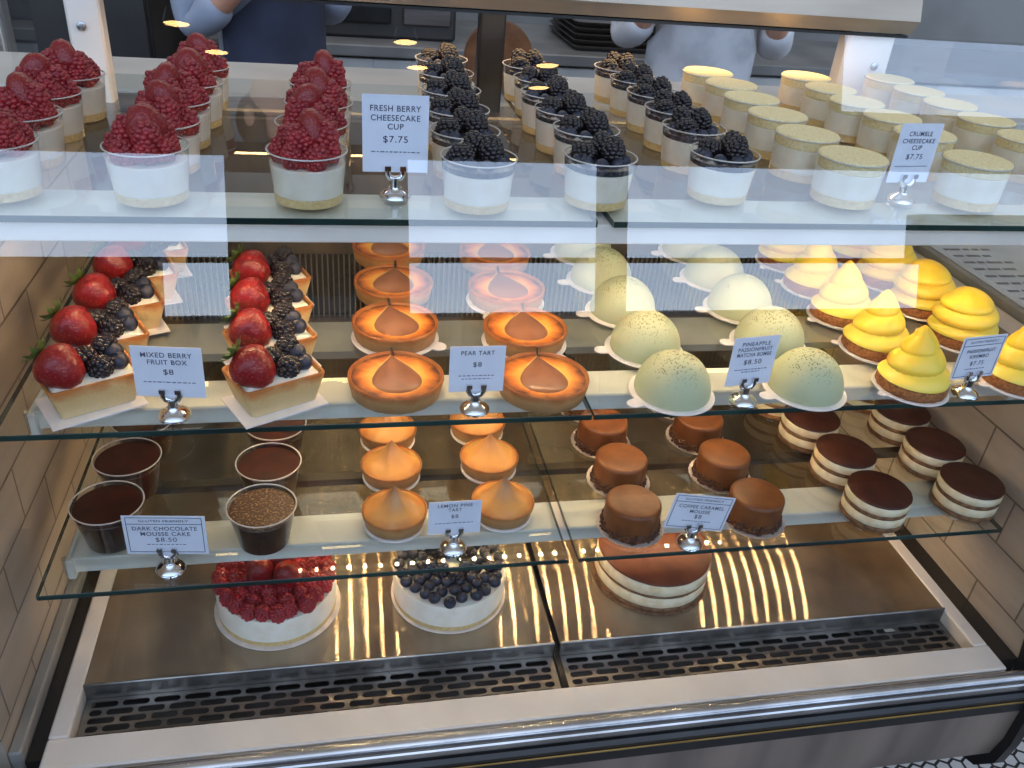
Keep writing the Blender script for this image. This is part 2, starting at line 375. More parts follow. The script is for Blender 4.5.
struct(obj('floor', MB().box(-6, 6, -3.5, -.75, FLOOR-.05, FLOOR), mat('dark_floor', rgb(58,54,50), .5, c2=rgb(46,43,40), scale=3), smooth=False))  # unseen floor in a shade-dark colour, so the front glass reflects no pattern
# end walls of the display (tiled inside)
for nm, x0, x1, zt in (('wall_left', -.62, -.58, .47), ('wall_right', .58, .618, .345)):
    struct(obj(nm, MB().box(x0, x1, .0, .66, -.16, zt), M['tile'], smooth=False))
struct(obj('trim_1', MB().bbox(-.58, -.567, .0, .63, -.02, .012, .002), M['greybar']))

# ------------------------------------------------------------------ the display case
case = thing('display_case', 'long refrigerated bakery display case with stainless deck, slanted front glass and black end frames', 'display case')
fr = MB()
fr.bbox(-.55, .55, -.016, .0215, -.03, .002, .002); fr.bbox(-.55, -.53, .0215, .63, -.03, .002, .002); fr.bbox(.53, .55, .0215, .63, -.03, .002, .002)
obj('deck_frame', fr, M['white'], case)
for x0, x1 in ((-.566,-.551),(.551,.579)): obj('side_channel', MB().box(x0, x1, .0, .63, -.03, -.003), M['dark'], case, smooth=False)
def uvmap(o):
    me = o.data; uv = me.uv_layers.new(name='UVMap')
    for lp in me.loops:
        v = me.vertices[lp.vertex_index].co; uv.data[lp.index].uv = (v.x, v.y)
    return o
for x0, x1 in ((-.53, -.0035), (.0035, .53)):
    p = MB(); p.add([(x0,.085,.001),(x1,.085,.001),(x1,.625,.001),(x0,.625,.001)], [(0,1,2,3)])
    pan = uvmap(obj('deck_pan', p, M['pan'], case, smooth=False))
    f = MB(); f.bbox(x0, x1, .0825, .0855, -.024, .005, .001)
    obj('pan_lip', f, M['grille'], pan)
# ventilation grille in front of each pan: real slots cut in a plate
def slot_plate(x0, x1, y0, y1, z):
    cu = D.curves.new('plate_outline', 'CURVE'); cu.dimensions = '2D'; cu.fill_mode = 'BOTH'; cu.extrude = .0006
    def spl(pts):
        s = cu.splines.new('POLY'); s.points.add(len(pts)-1)
        for q, (a, b) in zip(s.points, pts): q.co = (a, b, 0, 1)
        s.use_cyclic_u = True
    spl([(x0,y0),(x1,y0),(x1,y1),(x0,y1)])
    rows = 5; ry = (y1-y0-.006)/rows; pitch = .033
    for r in range(rows):
        yc = y0+.003+ry*(r+.5); hh = ry*.37; x = x0+.006
        first = True
        while x < x1-.012:
            L = (.013 if r % 2 else .028) if first else .028
            L = min(L, x1-.006-x); first = False
            if L > hh*2.2:
                pts = []
                for k in range(7):
                    a = PI/2+PI*k/6; pts.append((x+hh+hh*math.cos(a), yc+hh*math.sin(a)))
                for k in range(7):
                    a = -PI/2+PI*k/6; pts.append((x+L-hh+hh*math.cos(a), yc+hh*math.sin(a)))
                spl(pts)
            x += L+.0042
    tmp = D.objects.new('plate_tmp', cu); COL.objects.link(tmp)
    dg = bpy.context.evaluated_depsgraph_get(); me = D.meshes.new_from_object(tmp.evaluated_get(dg))
    D.objects.remove(tmp); me.transform(Matrix.Translation((0,0,z))); me.materials.clear(); me.materials.append(M['grille']); return me
for x0, x1 in ((-.529, -.0045), (.0045, .529)):
    g = inst('vent_grille', slot_plate(x0, x1, .024, .082, -.018), case)
    e = MB(); e.bbox(x0, x1, .0215, .0245, -.03, -.008, .0008)
    obj('grille_rim', e, M['grille'], g)
obj('duct_floor', MB().box(-.53, .53, .0215, .082, -.036, -.030), mat('duct_steel', rgb(84,80,78), .45, .4, c2=rgb(60,57,55), scale=16), case, smooth=False)
obj('pan_gap', MB().box(-.0034, .0034, .022, .62, -.03, -.012), M['black'], case, smooth=False)
# front nose: silver ridge, black gasket with brass line, curved steel panel
rd = MB(); rd.tube([(-.6,-.026,-.004),(.58,-.026,-.004)], .0085, 14); rd.bbox(-.6, .58, -.034, -.017, -.022, -.008, .003)
obj('front_ridge', rd, M['ridge'], case)
obj('gasket', MB().bbox(-.6, .585, -.040, -.018, -.055, -.022, .004), M['black'], case)
obj('brass_line', MB().tube([(-.6,-.041,-.033),(.585,-.041,-.033)], .0012, 8), M['gold'], case)
pts = [(-.036,-.055),(-.036,-.11),(-.030,-.15),(-.012,-.18),(.03,-.2),(.12,-.215),(.3,-.22)]
prof = pts + [(.3,-.21),(.12,-.205),(.03,-.19),(-.005,-.172),(-.02,-.145),(-.026,-.11),(-.026,-.055)]
obj('front_panel', MB().extrude_x(prof, -.6, .578), M['panel'], case, ang=60)
for s in (-1, 1):
    x0, x1 = ((-.612,-.6) if s < 0 else (.578,.592))
    pr = [(-.048,-.02),(-.048,-.11),(-.042,-.155),(-.02,-.19),(.03,-.212),(.14,-.228),(.3,-.232),(.3,-.2),(.03,-.185),(-.005,-.165),(-.01,-.11),(0,0),(.062,.345),(.038,.345)]
    obj('end_frame', MB().extrude_x(pr, x0, x1), M['black'], case, ang=25)
obj('plinth', MB().box(-.58, .55, .2, .62, FLOOR+.001, -.2), M['black'], case, smooth=False)
# front glass: flat slanted pane, bent back at the top
g = MB(); ys = [(-.026,.004),(.1411,.80)]
V = []; F = []
for y, z in ys: V += [(-.62,y,z),(.62,y,z)]
for i in range(len(ys)-1): F.append((2*i,2*i+1,2*i+3,2*i+2))
obj('front_glass', MB().add(V, F), M['front'], case, smooth=False)
for x in (-.62, .62):
    zl = .47 if x < 0 else .345
    e = MB(); e.add([(x,.1,zl),(x,.66,zl),(x,.66,.62),(x,.125,.70)], [(0,1,2,3)])
    obj('end_glass', e, M['endglass'], case, smooth=False)
# back of the case
bk = MB(); bk.box(-.58, .58, .64, .655, -.02, .16); bk.box(-.58, .58, .64, .655, .27, .47)
back = obj('back_panel', bk, M['back'], case, smooth=False)
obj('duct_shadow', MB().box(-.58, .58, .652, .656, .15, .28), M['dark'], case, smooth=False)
bb = MB()
for k in range(140):
    x = -.574+k*.0082; bb.box(x-.0011, x+.0011, .640, .644, .155, .275)
obj('louver', bb, M['bars'], back, smooth=False)
obj('door_track', MB().bbox(-.61, .61, .66, .73, .462, .478, .003), M['steel'], case)
for x0, x1 in ((-.583,-.540), (.528,.608)):
    q = obj('rear_post', MB().bbox(x0, x1, .67, .70, .45, .72, .003), M['white'], case)
    xm = x0+.018 if x0 < 0 else x0+.055
    obj('lock', MB().lathe([(.006,0),(.006,.003),(.0045,.004),(.002,.0042)], 16, T(xm, .67, .575, rx=PI/2)), M['ridge'], q)
obj('centre_post', MB().bbox(-.039, -.001, .69, .715, .47, .63, .003), M['black'], case)
rl = MB(); rl.extrude_x([(.64,.646),(.655,.626),(.70,.623),(.73,.636),(.73,.70),(.69,.715),(.655,.69)], -.62, .62)
rail = obj('lamp_rail', rl, M['railm'], case, ang=25)
obj('rail_gasket', MB().box(-.62, .62, .66, .70, .6195, .6235), M['black'], rail, smooth=False)

# ------------------------------------------------------------------ glass shelves and their light strips
def shelf(z, yf, yb, x0, x1, label):
    t = thing('glass_shelf', label, 'glass shelf', (0,0,z), 0, 'glass shelves of the display case')
    obj('pane', MB().add([(x0,yf,0),(x1,yf,0),(x1,yb,0),(x0,yb,0)], [(0,1,2,3)]), M['shelf'], t, smooth=False)
    e = MB(); e.bbox(x0, x1, yf-.0012, yf, -.006, 0, .0008)
    e.box(x0-.0008, x0, yf, yb, -.006, 0) if abs(x0) > .4 else e.box(x0-.0004, x0, yf, yb, -.006, 0)
    e.box(x1, x1+.0008, yf, yb, -.006, 0) if abs(x1) > .4 else e.box(x1, x1+.0004, yf, yb, -.006, 0)
    obj('polished_edge', e, M['edge'], t, smooth=False)
def strip(z, y0, y1, x0, x1, label, leds, rear=None, rw=(.012,.055), rm='strip'):
    t = thing('light_strip', label, 'light strip', (0,0,z), 0, 'light strips under the shelves')
    obj('housing', MB().bbox(x0, x1, y0, y1, -.026, -.0065, .0015), M['strip'], t)
    if rear:
        obj('rear_bar', MB().extrude_x([(rear-rw[0],-.0065),(rear-rw[0],-.0155),(rear-rw[0]+.0012,-.0155),(rear-rw[0]+.0014,-.0105),(rear+rw[1],-.0105),(rear+rw[1],-.0065)], x0, x1), M[rm], t)
    for x in (x0, x1): obj('end_bracket', MB().bbox(x-.004, x+.004, y0-.004, y1+.004, -.032, -.0065, .0015), M['strip'], t)
    for x in (x0-.006, x1+.006): obj('support_pin', MB().tube([(x,y0+.004,-.03),(x,y0+.004,-.008)], .003, 10), M['chrome'], t)
    ly, lz = (rear, -.0108) if rear else (y1-.012, -.0262)
    for a, b_ in leds:
        l = MB(); n = int((b_-a)/.0205)
        l.box(a, b_, ly-.004, ly+.004, lz-.0004, lz)
        lt_ = obj('led_tape', l, M['strip'], t, smooth=False); d_ = MB()
        for k in range(n):
            x = a+(b_-a)*(k+.5)/n; d_.box(x-.0021, x+.0021, ly-.0021, ly+.0021, lz-.0022, lz-.0004)
        obj('led_row', d_, M['led'], lt_, smooth=False)['kind'] = 'stuff'
for z, yf, yb, xe, gp, nm in ((Z1,.073,.60,.545,.0055,'lower'), (Z2,.0836,.62,.55,.0012,'middle'), (Z3,.13,.655,.612,.008,'top')):
    what = {'lower':('under the mousse cups and lemon tarts','under the caramel and layered cakes'), 'middle':('under the fruit boxes and pear tarts','under the matcha domes and yellow swirls'),
            'top':('under the raspberry cups','under the crumble-topped cups')}[nm]
    shelf(z, yf, yb, -xe, -gp, 'left pane of the %s clear glass shelf, %s' % (nm, what[0]))
    shelf(z, yf, yb, gp, xe, 'right pane of the %s clear glass shelf, %s' % (nm, what[1]))
strip(Z1, .13, .18, -.53, .53, 'white light strip under the front of the lower glass shelf, above the whole cakes', [(-.40,.0),(.012,.46)], .25, (.007,.006), 'back')
strip(Z2, .13, .18, -.53, .53, 'white light strip under the front of the middle glass shelf, below the pear tarts', [(-.36,.0),(.01,.30)], .264, (.03,.04), 'greybar')
strip(Z3, .137, .214, -.585, .585, 'white light strip under the front of the top glass shelf, below the cheesecake cups', [(-.5,.5)])

# ------------------------------------------------------------------ berries (shared meshes)
def druplet_berry(mat_, R, H, n_rings, dr, seed, sub=1):
    rnd = random.Random(seed); m = MB()
    m.ico(1, 2, T(0,0,H*.5), (R*.82, R*.82, H*.46))
    for i in range(n_rings):
        f = (i+.5)/n_rings; z = H*(.06+.90*f)
        r = R*math.sin(PI*(.20+.76*f))**.7*(1.02-.18*f)
        n = max(3, int(2*PI*r/(dr*1.75))) if r > dr*.8 else 1
        for k in range(n):
            a = 2*PI*(k+.5*(i % 2))/n+rnd.uniform(-.1,.1); rr = r*.86 if n > 1 else 0
            m.ico(dr*rnd.uniform(.92,1.1), sub, None, (1,1,.9), (rr*math.cos(a), rr*math.sin(a), z+rnd.uniform(-.0004,.0004)))
    return m.mesh('berry', mat_, True, 80)
RASP = druplet_berry(M['rasp'], .0088, .019, 6, .0026, 1)
BLACK = druplet_berry(M['bberry'], .0098, .021, 6, .0031, 2)
BLACKS = druplet_berry(M['bberry'], .0092, .018, 5, .0032, 3)
def blueberry_mesh():
    m = MB(); pr = [(.0001,0)]
    for k in range(1, 13):
        a = PI*k/12; r = .0072*math.sin(a); z = .0066*(1-math.cos(a))
        pr.append((max(r,.0001), z))
    pr = pr[:-2] + [(.0030,.0131),(.0028,.0122),(.0001,.0116)]
    m.lathe(pr, 18); return m.mesh('blueberry', M['blue'], True, 35)
BLUE = blueberry_mesh()
def strawberry_mesh(R=.019, H=.036):
    pr = []
    for k in range(15):
        t = k/14; r = R*(math.sin(PI*min(1,t*.56+.0))**.75 if t < .9 else 1)*1
        r = R*((1-(1-t)**2)**.5)**.9 if t < .62 else R*((1-(.38)**2)**.5)**.9*math.cos((t-.62)/.38*PI/2)**.5
        pr.append((max(r,.0001), H*t))
    m = MB(); m.lathe(pr, 24); return m.mesh('strawberry', M['straw'], True, 80)
STRAW = strawberry_mesh()
def calyx_mesh(H=.036):
    m = MB()
    for k in range(9):
        a = 2*PI*k/9; L = .017; V = []; 
        for i, (d, w, z) in enumerate(((.001,.002,0),(.007,.0038,.0012),(.013,.0028,.004),(L,.0003,.008))):
            V += [(d,-w,z),(d,w,z)]
        m.add(V, [(0,1,3,2),(2,3,5,4),(4,5,7,6)], T(0,0,H-.001, rz=a))
    m.tube([(0,0,H-.003),(.001,0,H+.008)], .0014, 7)
    return m.mesh('calyx', M['leaf'], True, 60)
CALYX = calyx_mesh()

# ------------------------------------------------------------------ desserts (one prototype per kind)
ORD = ['frontmost', 'second from the front', 'third from the front', 'fourth from the front', 'fifth from the front', 'sixth from the front', 'rearmost']
def ordn(i, n): return 'rearmost' if (i == n-1 and n > 2) else ORD[i]
nocap = lambda: setattr(MB(), 'cap', False)
def open_lathe(prof, n=40):
    m = MB(); m.cap = False; m.lathe(prof, n); return m
CR0, CR1, CH = .0305, .0352, .047        # clear cup: base radius, rim radius, height
def cup_shell(parent, h=CH, r0=CR0, r1=CR1, name='cup'):
    c = obj(name, open_lathe([(.001,.0006),(r0-.002,.0006),(r0,.002),(r1-.0004,h-.001),(r1,h)], 48), M['cup'], parent)
    rim = MB(); rim.cap = False
    rim.lathe([(r1+.0008*math.cos(a), h+.0007*math.sin(a)) for a in [2*PI*k/8 for k in range(9)]], 48)
    obj('rim', rim, M['rimp'], c); return c
M['rimp'] = mat('clear_rim', rgb(206,200,192), .2, c2=rgb(180,174,168), scale=30)
def rr(z): return CR0+(CR1-CR0)*z/CH-.0006
def layer(z0, z1, rfun, bev=.0008):
    return MB().lathe([(.0001,z0),(rfun(z0)-bev,z0),(rfun(z0+bev),z0+bev),(rfun(z1-bev),z1-bev),(rfun(z1)-bev,z1),(.0001,z1)], 44)

def make_berry_cup():
    t = thing('raspberry_cheesecake_cup', '', 'dessert cup', group='cheesecake cups topped with raspberries and strawberry')
    cup_shell(t)
    obj('crumb_base', layer(.001, .009, rr), M['crumb'], t); obj('cheesecake', layer(.009, .036, rr), M['cream'], t)
    rnd = random.Random(4)
    for k in range(8):
        a = 2*PI*k/8; inst('raspberry', RASP, t, (.0205*math.cos(a), .0205*math.sin(a), .036+rnd.uniform(0,.003)), (rnd.uniform(.2,.5)*math.sin(-a), rnd.uniform(.2,.5)*math.cos(a), a), rnd.uniform(1.12,1.25))
    for k in range(4):
        a = 2*PI*k/4+.3; inst('raspberry', RASP, t, (.013*math.cos(a), .013*math.sin(a), .045+rnd.uniform(0,.004)), (rnd.uniform(-.4,.4), rnd.uniform(-.4,.4), a), rnd.uniform(1.2,1.4))
    s = inst('strawberry', STRAW, t, (0,.002,.083), (PI+.2,.1,.4), (1.0,.8,1.0))
    return t
def make_blackberry_cup(v=0):
    t = thing('blackberry_cheesecake_cup', '', 'dessert cup', group='cheesecake cups topped with blackberries')
    cup_shell(t)
    obj('crumb_base', layer(.001, .009, rr), M['crumb'], t); obj('cheesecake', layer(.009, .036, rr), M['cream'], t)
    rnd = random.Random(9); m = MB(); m.lathe([(.0001,.036),(rr(.036),.036),(rr(.041),.041),(.03,.0425),(.0001,.043)], 44)
    obj('blueberry_layer', m, M['compote'], t)
    for k in range(9):
        a = 2*PI*k/9; inst('blueberry', BLUE, t, (.0235*math.cos(a), .0235*math.sin(a), .0375), (rnd.uniform(-.6,.6), rnd.uniform(-.6,.6), a), .95)
    for (x, y, z, rx, ry) in ((-.008,-.004,.041,.9,-.6),(.012,-.003,.043,.2,.3),(.003,.012,.044,-.7,.2)):
        inst('blackberry', BLACK, t, (x, y, z), (rx, ry, x*200), 1.12)
    return t
def make_crumble_cup():
    t = thing('crumble_cheesecake_cup', '', 'dessert cup', group='cheesecake cups topped with golden crumble')
    cup_shell(t, .047, .0335, .0358)
    r2 = lambda z: .0329+.0023*z/.047
    obj('crumb_base', layer(.001, .0105, r2), M['crumb'], t); obj('cheesecake', layer(.0105, .036, r2), M['cream'], t)
    obj('crumble_top', layer(.036, .0495, lambda z: min(r2(z), r2(.046)), .0012), M['crumbtop'], t); return t

berry = Placer(make_berry_cup())
cols = dict(A=([(-.528,.183),(-.530,.270),(-.531,.351),(-.526,.432)], 'far left column'),
 B=([(-.406,.177),(-.406,.258),(-.405,.339),(-.401,.419),(-.402,.500)], 'second column from the left'),
 C=([(-.271,.177),(-.268,.268),(-.262,.350),(-.261,.440)], 'column left of its price card'))
for k, (ps, nm) in cols.items():
    for i, (x, y) in enumerate(ps):
        berry((x,y,Z3), i*2.1+ord(k), 'raspberry cheesecake cup, %s in the %s' % (ordn(i,len(ps)), nm))
bcup = Placer(make_blackberry_cup())
cols = dict(D=([(-.117,.169),(-.118,.257),(-.115,.342),(-.111,.432),(-.106,.525),(-.102,.612)], 'column beside the fresh berry card'),
 E=([(.003,.182),(.014,.278),(.011,.358),(.010,.435),(.016,.515),(.016,.597)], 'middle blackberry column'),
 F=([(.140,.204),(.144,.300),(.150,.381),(.152,.460),(.152,.537),(.150,.610)], 'column beside the crumble cups'))
for k, (ps, nm) in cols.items():
    for i, (x, y) in enumerate(ps):
        bcup((x,y,Z3), (i*1.3+ord(k)) % 1.4-.7, 'cheesecake cup with blackberries, %s in the %s' % (ordn(i,len(ps)), nm))
ccup = Placer(make_crumble_cup())
cols = dict(G=([(.281,.199),(.272,.282),(.276,.366),(.279,.447),(.284,.525),(.279,.598),(.276,.635)][:6], 'column next to the blackberry cups'),
 I=([(.428,.197),(.432,.300),(.436,.376),(.430,.450),(.432,.524),(.434,.600)], 'column behind the crumble price card'),
 J=([(.566,.200),(.570,.296),(.574,.380),(.577,.460),(.578,.535),(.578,.612)], 'far right column'))
for k, (ps, nm) in cols.items():
    for i, (x, y) in enumerate(ps):
        ccup((x,y,Z3), i*.9, 'golden crumble cheesecake cup, %s in the %s' % (ordn(i,len(ps)), nm))

# ---- mixed berry fruit box
def rrect(w, d, r, n=5):
    P = []
    for cx, cy, a0 in ((w-r,d-r,0),(-w+r,d-r,PI/2),(-w+r,-d+r,PI),(w-r,-d+r,1.5*PI)):
        for k in range(n+1):
            a = a0+PI/2*k/n; P.append((cx+r*math.cos(a), cy+r*math.sin(a)))
    return P
def loft(rings, capb=True, capt=True):
    n = len(rings[0]); V = [p for R in rings for p in R]; F = []
    for i in range(len(rings)-1):
        for k in range(n): F.append((i*n+k, i*n+(k+1) % n, (i+1)*n+(k+1) % n, (i+1)*n+k))
    if capb: F.append(list(reversed(range(n))))
    if capt: F.append([(len(rings)-1)*n+k for k in range(n)])
    return MB().add(V, F)
def ring(w, d, r, z): return [(x, y, z) for x, y in rrect(w, d, r)]
def make_fruit_box():
    t = thing('fruit_box', '', 'fruit tart', group='mixed berry fruit boxes')
    obj('crust', loft([ring(.033,.022,.004,.0022), ring(.041,.0295,.006,.033), ring(.0405,.029,.006,.0345), ring(.0385,.027,.005,.0345), ring(.0375,.026,.005,.031), ring(.036,.024,.004,.026)]), M['crust'], t, ang=50)
    m = MB(); R = []
    for s, z in ((1,.027),(.97,.032),(.8,.0355),(.5,.037),(.1,.0375)): R.append([(x*s, y*s, z+.0014*math.sin(x*260)*math.cos(y*230)) for x, y in rrect(.0372,.0257,.005)])
    obj('cream', loft(R), M['whip'], t, ang=80)
    dv = Vector((-.55,.55,.60)).normalized(); ct = Vector((-.0230,-.010,.048)); K = 1.2
    s = inst('strawberry', STRAW, t, ct-dv*.018*K, dv.to_track_quat('Z','Y').to_euler(), K)
    inst('calyx', CALYX, s, (0,0,.008), (0,0,0), .78)
    for x, y, z, rx, ry in ((.002,.011,.036,.7,-.3),(.017,.012,.036,.5,.5),(.005,-.006,.034,.9,.1)):
        inst('blackberry', BLACK, t, (x, y, z), (rx, ry, x*90), 1.14)
    for x, y, z in ((.017,-.017,.0345),(.029,-.011,.035),(.030,.003,.036)):
        inst('blueberry', BLUE, t, (x, y, z), (.5*y*60, .4, x*99), 1.22)
    b = MB(); b.box(-.044, .040, -.033, .027, 0, .0016)
    obj('paper_board', b, M['board'], t, smooth=False); return t
fb = Placer(make_fruit_box())
for nm, ps in (('left column by the tiled wall', [(-.477,.137,.50),(-.482,.213,.46),(-.478,.288,.42),(-.474,.362,.38),(-.472,.436,.36)]),
               ('column right of their price card', [(-.310,.129,.48),(-.317,.203,.45),(-.322,.276,.42),(-.325,.350,.38)])):
    for i, (x, y, a) in enumerate(ps):
        fb((x,y,Z2), a, 'fruit pastry box, %s in the %s' % (ordn(i,len(ps)), nm))

# ---- pear tart
def round_board(t, r, tab=None, name='round_board', m=None):
    b = MB(); b.lathe([(.0001,0),(r,0),(r+.0004,.0008),(r,.0016),(.0001,.0016)], 44)
    if tab:
        a, L, w = tab; pts = []
        for k in range(9):
            an = -PI/2+PI*k/8; pts.append((L+w*math.cos(an), w*math.sin(an)))
        pts = [(r*.85,-w)]+pts+[(r*.85,w)]; n = len(pts)
        b.add([(x,y,.0002) for x,y in pts]+[(x,y,.0014) for x,y in pts], [list(reversed(range(n))), [n+i for i in range(n)]]+[(i,(i+1)%n,n+(i+1)%n,n+i) for i in range(n)], T(rz=a))
    return obj(name, b, m or M['board'], t)
def make_pear_tart():
    t = thing('pear_tart', '', 'tart', group='round pear tarts')
    m = MB(); fl = lambda a, z: 1+(.006*math.sin(a*23) if z < .02 else .003*math.sin(a*7))
    m.lathe([(.0001,.0018),(.043,.0018),(.0445,.003),(.0478,.019),(.0476,.0215),(.0462,.0222),(.0448,.0212),(.0438,.0185),(.0438,.010)], 96, rf=fl)
    obj('crust', m, M['tartcrust'], t, ang=60)
    c = MB(); pr = [(.0446,.0192),(.041,.0190),(.035,.0178),(.030,.0162),(.015,.0155),(.0001,.0155)]
    c.lathe(pr, 72, rf=lambda a, z: 1+.006*math.sin(a*5)); obj('custard', c, M['custard'], t, ang=80)
    def drop(L, W, H, z0, y0, tip=1.15, n=22, k=12):
        V = []; F = []
        for i in range(n+1):
            u = i/n; w = max(.0002, W*2.05*(u**.5)*((1-u)**tip)*(1.0))
            for j in range(k+1):
                s = math.sin((j/k-.5)*PI); V.append((w*s, y0+L*u, z0+.0016*u*2+H*math.sqrt(max(0,1-s*s))*(.35+.65*min(1,w/W))))
        for i in range(n):
            for j in range(k): F.append((i*(k+1)+j, i*(k+1)+j+1, (i+1)*(k+1)+j+1, (i+1)*(k+1)+j))
        return MB().add(V, F)
    p = obj('pear_half', drop(.074, .0350, .0062, .0165, -.0335), M['pear'], t, ang=80)
    obj('raised_edge', drop(.081, .0400, .0040, .0160, -.0375), M['ridgec'], t, ang=80)
    obj('pear_stem', MB().tube([(0,.034,.0185),(.0008,.040,.0215),(.0005,.046,.027)], [.0022,.0016,.0013], 8), M['stem'], p)
    return t
M['ridgec'] = mat('custard_ridge', rgb(248,214,150), .5, c2=rgb(226,160,84), scale=70, bump=.4, bscale=150)
pt = Placer(make_pear_tart())
tarts = []
for nm, ps in (('left row of pear tarts', [(-.193,.136),(-.186,.252),(-.181,.359),(-.180,.470)]), ('right row of pear tarts', [(-.044,.128),(-.041,.236),(-.044,.342),(-.040,.452)])):
    for i, (x, y) in enumerate(ps):
        tarts.append(pt((x,y,Z2), (.05,.12,-.1,.08,-.06,-.1,.1,0)[len(tarts)], 'golden pear tart, %s in the %s' % (ordn(i,len(ps)), nm)))
for k, a in ((1,-.6),(5,-.8),(6,-2.2)):
    b = round_board(tarts[k], .0485, (a,.052,.009), 'tab_board')

# ---- matcha dome
def make_dome():
    t = thing('matcha_dome', '', 'cake', group='pale green matcha dome cakes')
    round_board(t, .0455, (PI+.15,.052,.0075))
    R = .0405; H = .047; pr = [(.0001,.0018),(R-.001,.0018),(R,.004)]
    for k in range(1, 17):
        a = PI/2*k/16; pr.append((max(.0001,R*math.cos(a)), .004+(H-.004)*math.sin(a)))
    obj('glazed_dome', MB().lathe(pr, 56), M['matcha'], t, ang=60); return t
dm = Placer(make_dome())
for nm, ps in (('left column of green domes', [(.096,.120,.25),(.096,.213,-.15),(.097,.306,-.1),(.095,.398,-.1),(.094,.490,0)]), ('right column of green domes', [(.249,.119,.1),(.254,.220,-.25),(.256,.312,-.15),(.258,.404,-.1),(.258,.496,-.1)])):
    for i, (x, y, a) in enumerate(ps):
        dm((x,y,Z2), a, 'speckled pale green matcha dome, %s in the %s' % (ordn(i,len(ps)), nm))

# ---- krembo
def make_krembo(round_top=False):
    t = thing('krembo', '', 'cake', group='yellow swirled krembo cakes')
    round_board(t, .0412, (PI,.0445,.005))
    obj('cookie', MB().lathe([(.0001,.0018),(.037,.0018),(.0385,.004),(.0382,.0135),(.036,.016),(.0001,.016)], 52, rf=lambda a, z: 1+.012*math.sin(a*17)+.01*math.sin(a*29)), M['cookie'], t, ang=60)
    n, m = 60, 64; V = []; F = []; H = .061 if not round_top else .052; turns = 3.0
    for i in range(m+1):
        u = i/m
        for k in range(n):
            a = 2*PI*k/n
            R = .0395*((1-u)**.72*.95+.05*(1-u)) if not round_top else .0405*math.sqrt(max(0,1-u**2.2))
            ph = (u*turns - a/(2*PI)) % 1.0
            bul = math.sin(PI*ph)**.55
            amp = .22*(1-u)**.4 if u < .97 else 0
            r = R*(1-amp+amp*bul)
            z = .0155+H*u + (.0042*(1-u))*(a/(2*PI)-.5)*0
            tw = u*u*.006
            V.append((r*math.cos(a)+tw*math.cos(2.2), r*math.sin(a)+tw*math.sin(2.2), z))
    for i in range(m):
        for k in range(n): F.append((i*n+k, i*n+(k+1)%n, (i+1)*n+(k+1)%n, (i+1)*n+k))
    F.append([m*n+k for k in range(n)])
    obj('piped_swirl', MB().add(V, F), M['krembo'], t, ang=80)
    return t
kr = Placer(make_krembo()); kr2 = Placer(make_krembo(True))
for nm, q, ps in (('left column of yellow swirls', 0, [(.378,.116),(.384,.203),(.386,.289),(.391,.375),(.392,.461)]), ('right column of yellow swirls', 1, [(.516,.120),(.513,.222),(.514,.309),(.513,.395),(.512,.481)])):
    for i, (x, y) in enumerate(ps):
        rnd_ = (q == 1 and i > 0) or (q == 0 and i == 4)
        (kr2 if rnd_ else kr)((x,y,Z2), (.3,-.4,.2,-.5,.4)[i]-q*.2, 'yellow krembo with %s, %s in the %s' % ('rounded crown' if rnd_ else 'pointed tip', ordn(i,len(ps)), nm))

# ---- chocolate mousse cups
MR0, MR1, MH = .0265, .0358, .0490
def mr(z): return MR0+(MR1-MR0)*z/MH-.0006
def make_mousse(gold=False):
    t = thing('chocolate_mousse_cup', '', 'dessert cup', group='dark chocolate mousse cups')
    cup_shell(t, MH, MR0, MR1)
    obj('mousse', layer(.001, .0410, mr), M['choc'], t)
    obj('gold_dusted_top' if gold else 'glossy_top', layer(.0410, .0450, mr), M['chocgold'] if gold else M['choctop'], t); return t
mo = Placer(make_mousse()); mg = Placer(make_mousse(True))
for nm, ps in (('row by the tiled wall', [(-.489,.152),(-.484,.232),(-.480,.308),(-.478,.384)]), ('right row', [(-.333,.134),(-.330,.211),(-.326,.288),(-.324,.364)])):
    for i, (x, y) in enumerate(ps):
        g_ = nm == 'right row' and i == 0
        (mg if g_ else mo)((x,y,Z1), i, 'cup of dark chocolate mousse%s, %s in the %s' % (' with gold flecks' if g_ else '', ordn(i,len(ps)), nm))

# ---- lemon meringue style tart
def make_lemon():
    t = thing('lemon_tart', '', 'tart', group='pointed lemon tarts')
    round_board(t, .0345)
    obj('crust', MB().lathe([(.0001,.0018),(.0315,.0018),(.033,.003),(.0368,.0165),(.0364,.0185),(.035,.0188),(.034,.017),(.0001,.015)], 72, rf=lambda a, z: 1+.005*math.sin(a*21)), M['tartcrust'], t, ang=60)
    pr = []
    for k in range(25):
        u = k/24; pr.append((max(.0001,.0352*(1-u)), .0168+.0055*math.sin(min(1,u*3)*PI/2)*(1-u)+.0315*u**1.75))
    def rf(a, z):
        u = max(0, min(1, (z-.017)/.03)); return 1+.035*math.sin(PI*u)*math.cos(a*7+2*u)
    obj('meringue', MB().lathe(pr, 84, rf=rf), M['toast'], t, ang=80)
    for c in kids(t): c.scale = (1,1,1.12)
    return t
lt = Placer(make_lemon())
for nm, ps in (('left row of pointed tarts', [(-.192,.150),(-.190,.236),(-.190,.312),(-.189,.386)]), ('right row of pointed tarts', [(-.067,.156),(-.069,.243),(-.072,.322),(-.073,.400)])):
    for i, (x, y) in enumerate(ps):
        lt((x,y,Z1), i*.8+x*9, 'small golden pointed lemon tart, %s in the %s' % (ordn(i,len(ps)), nm))

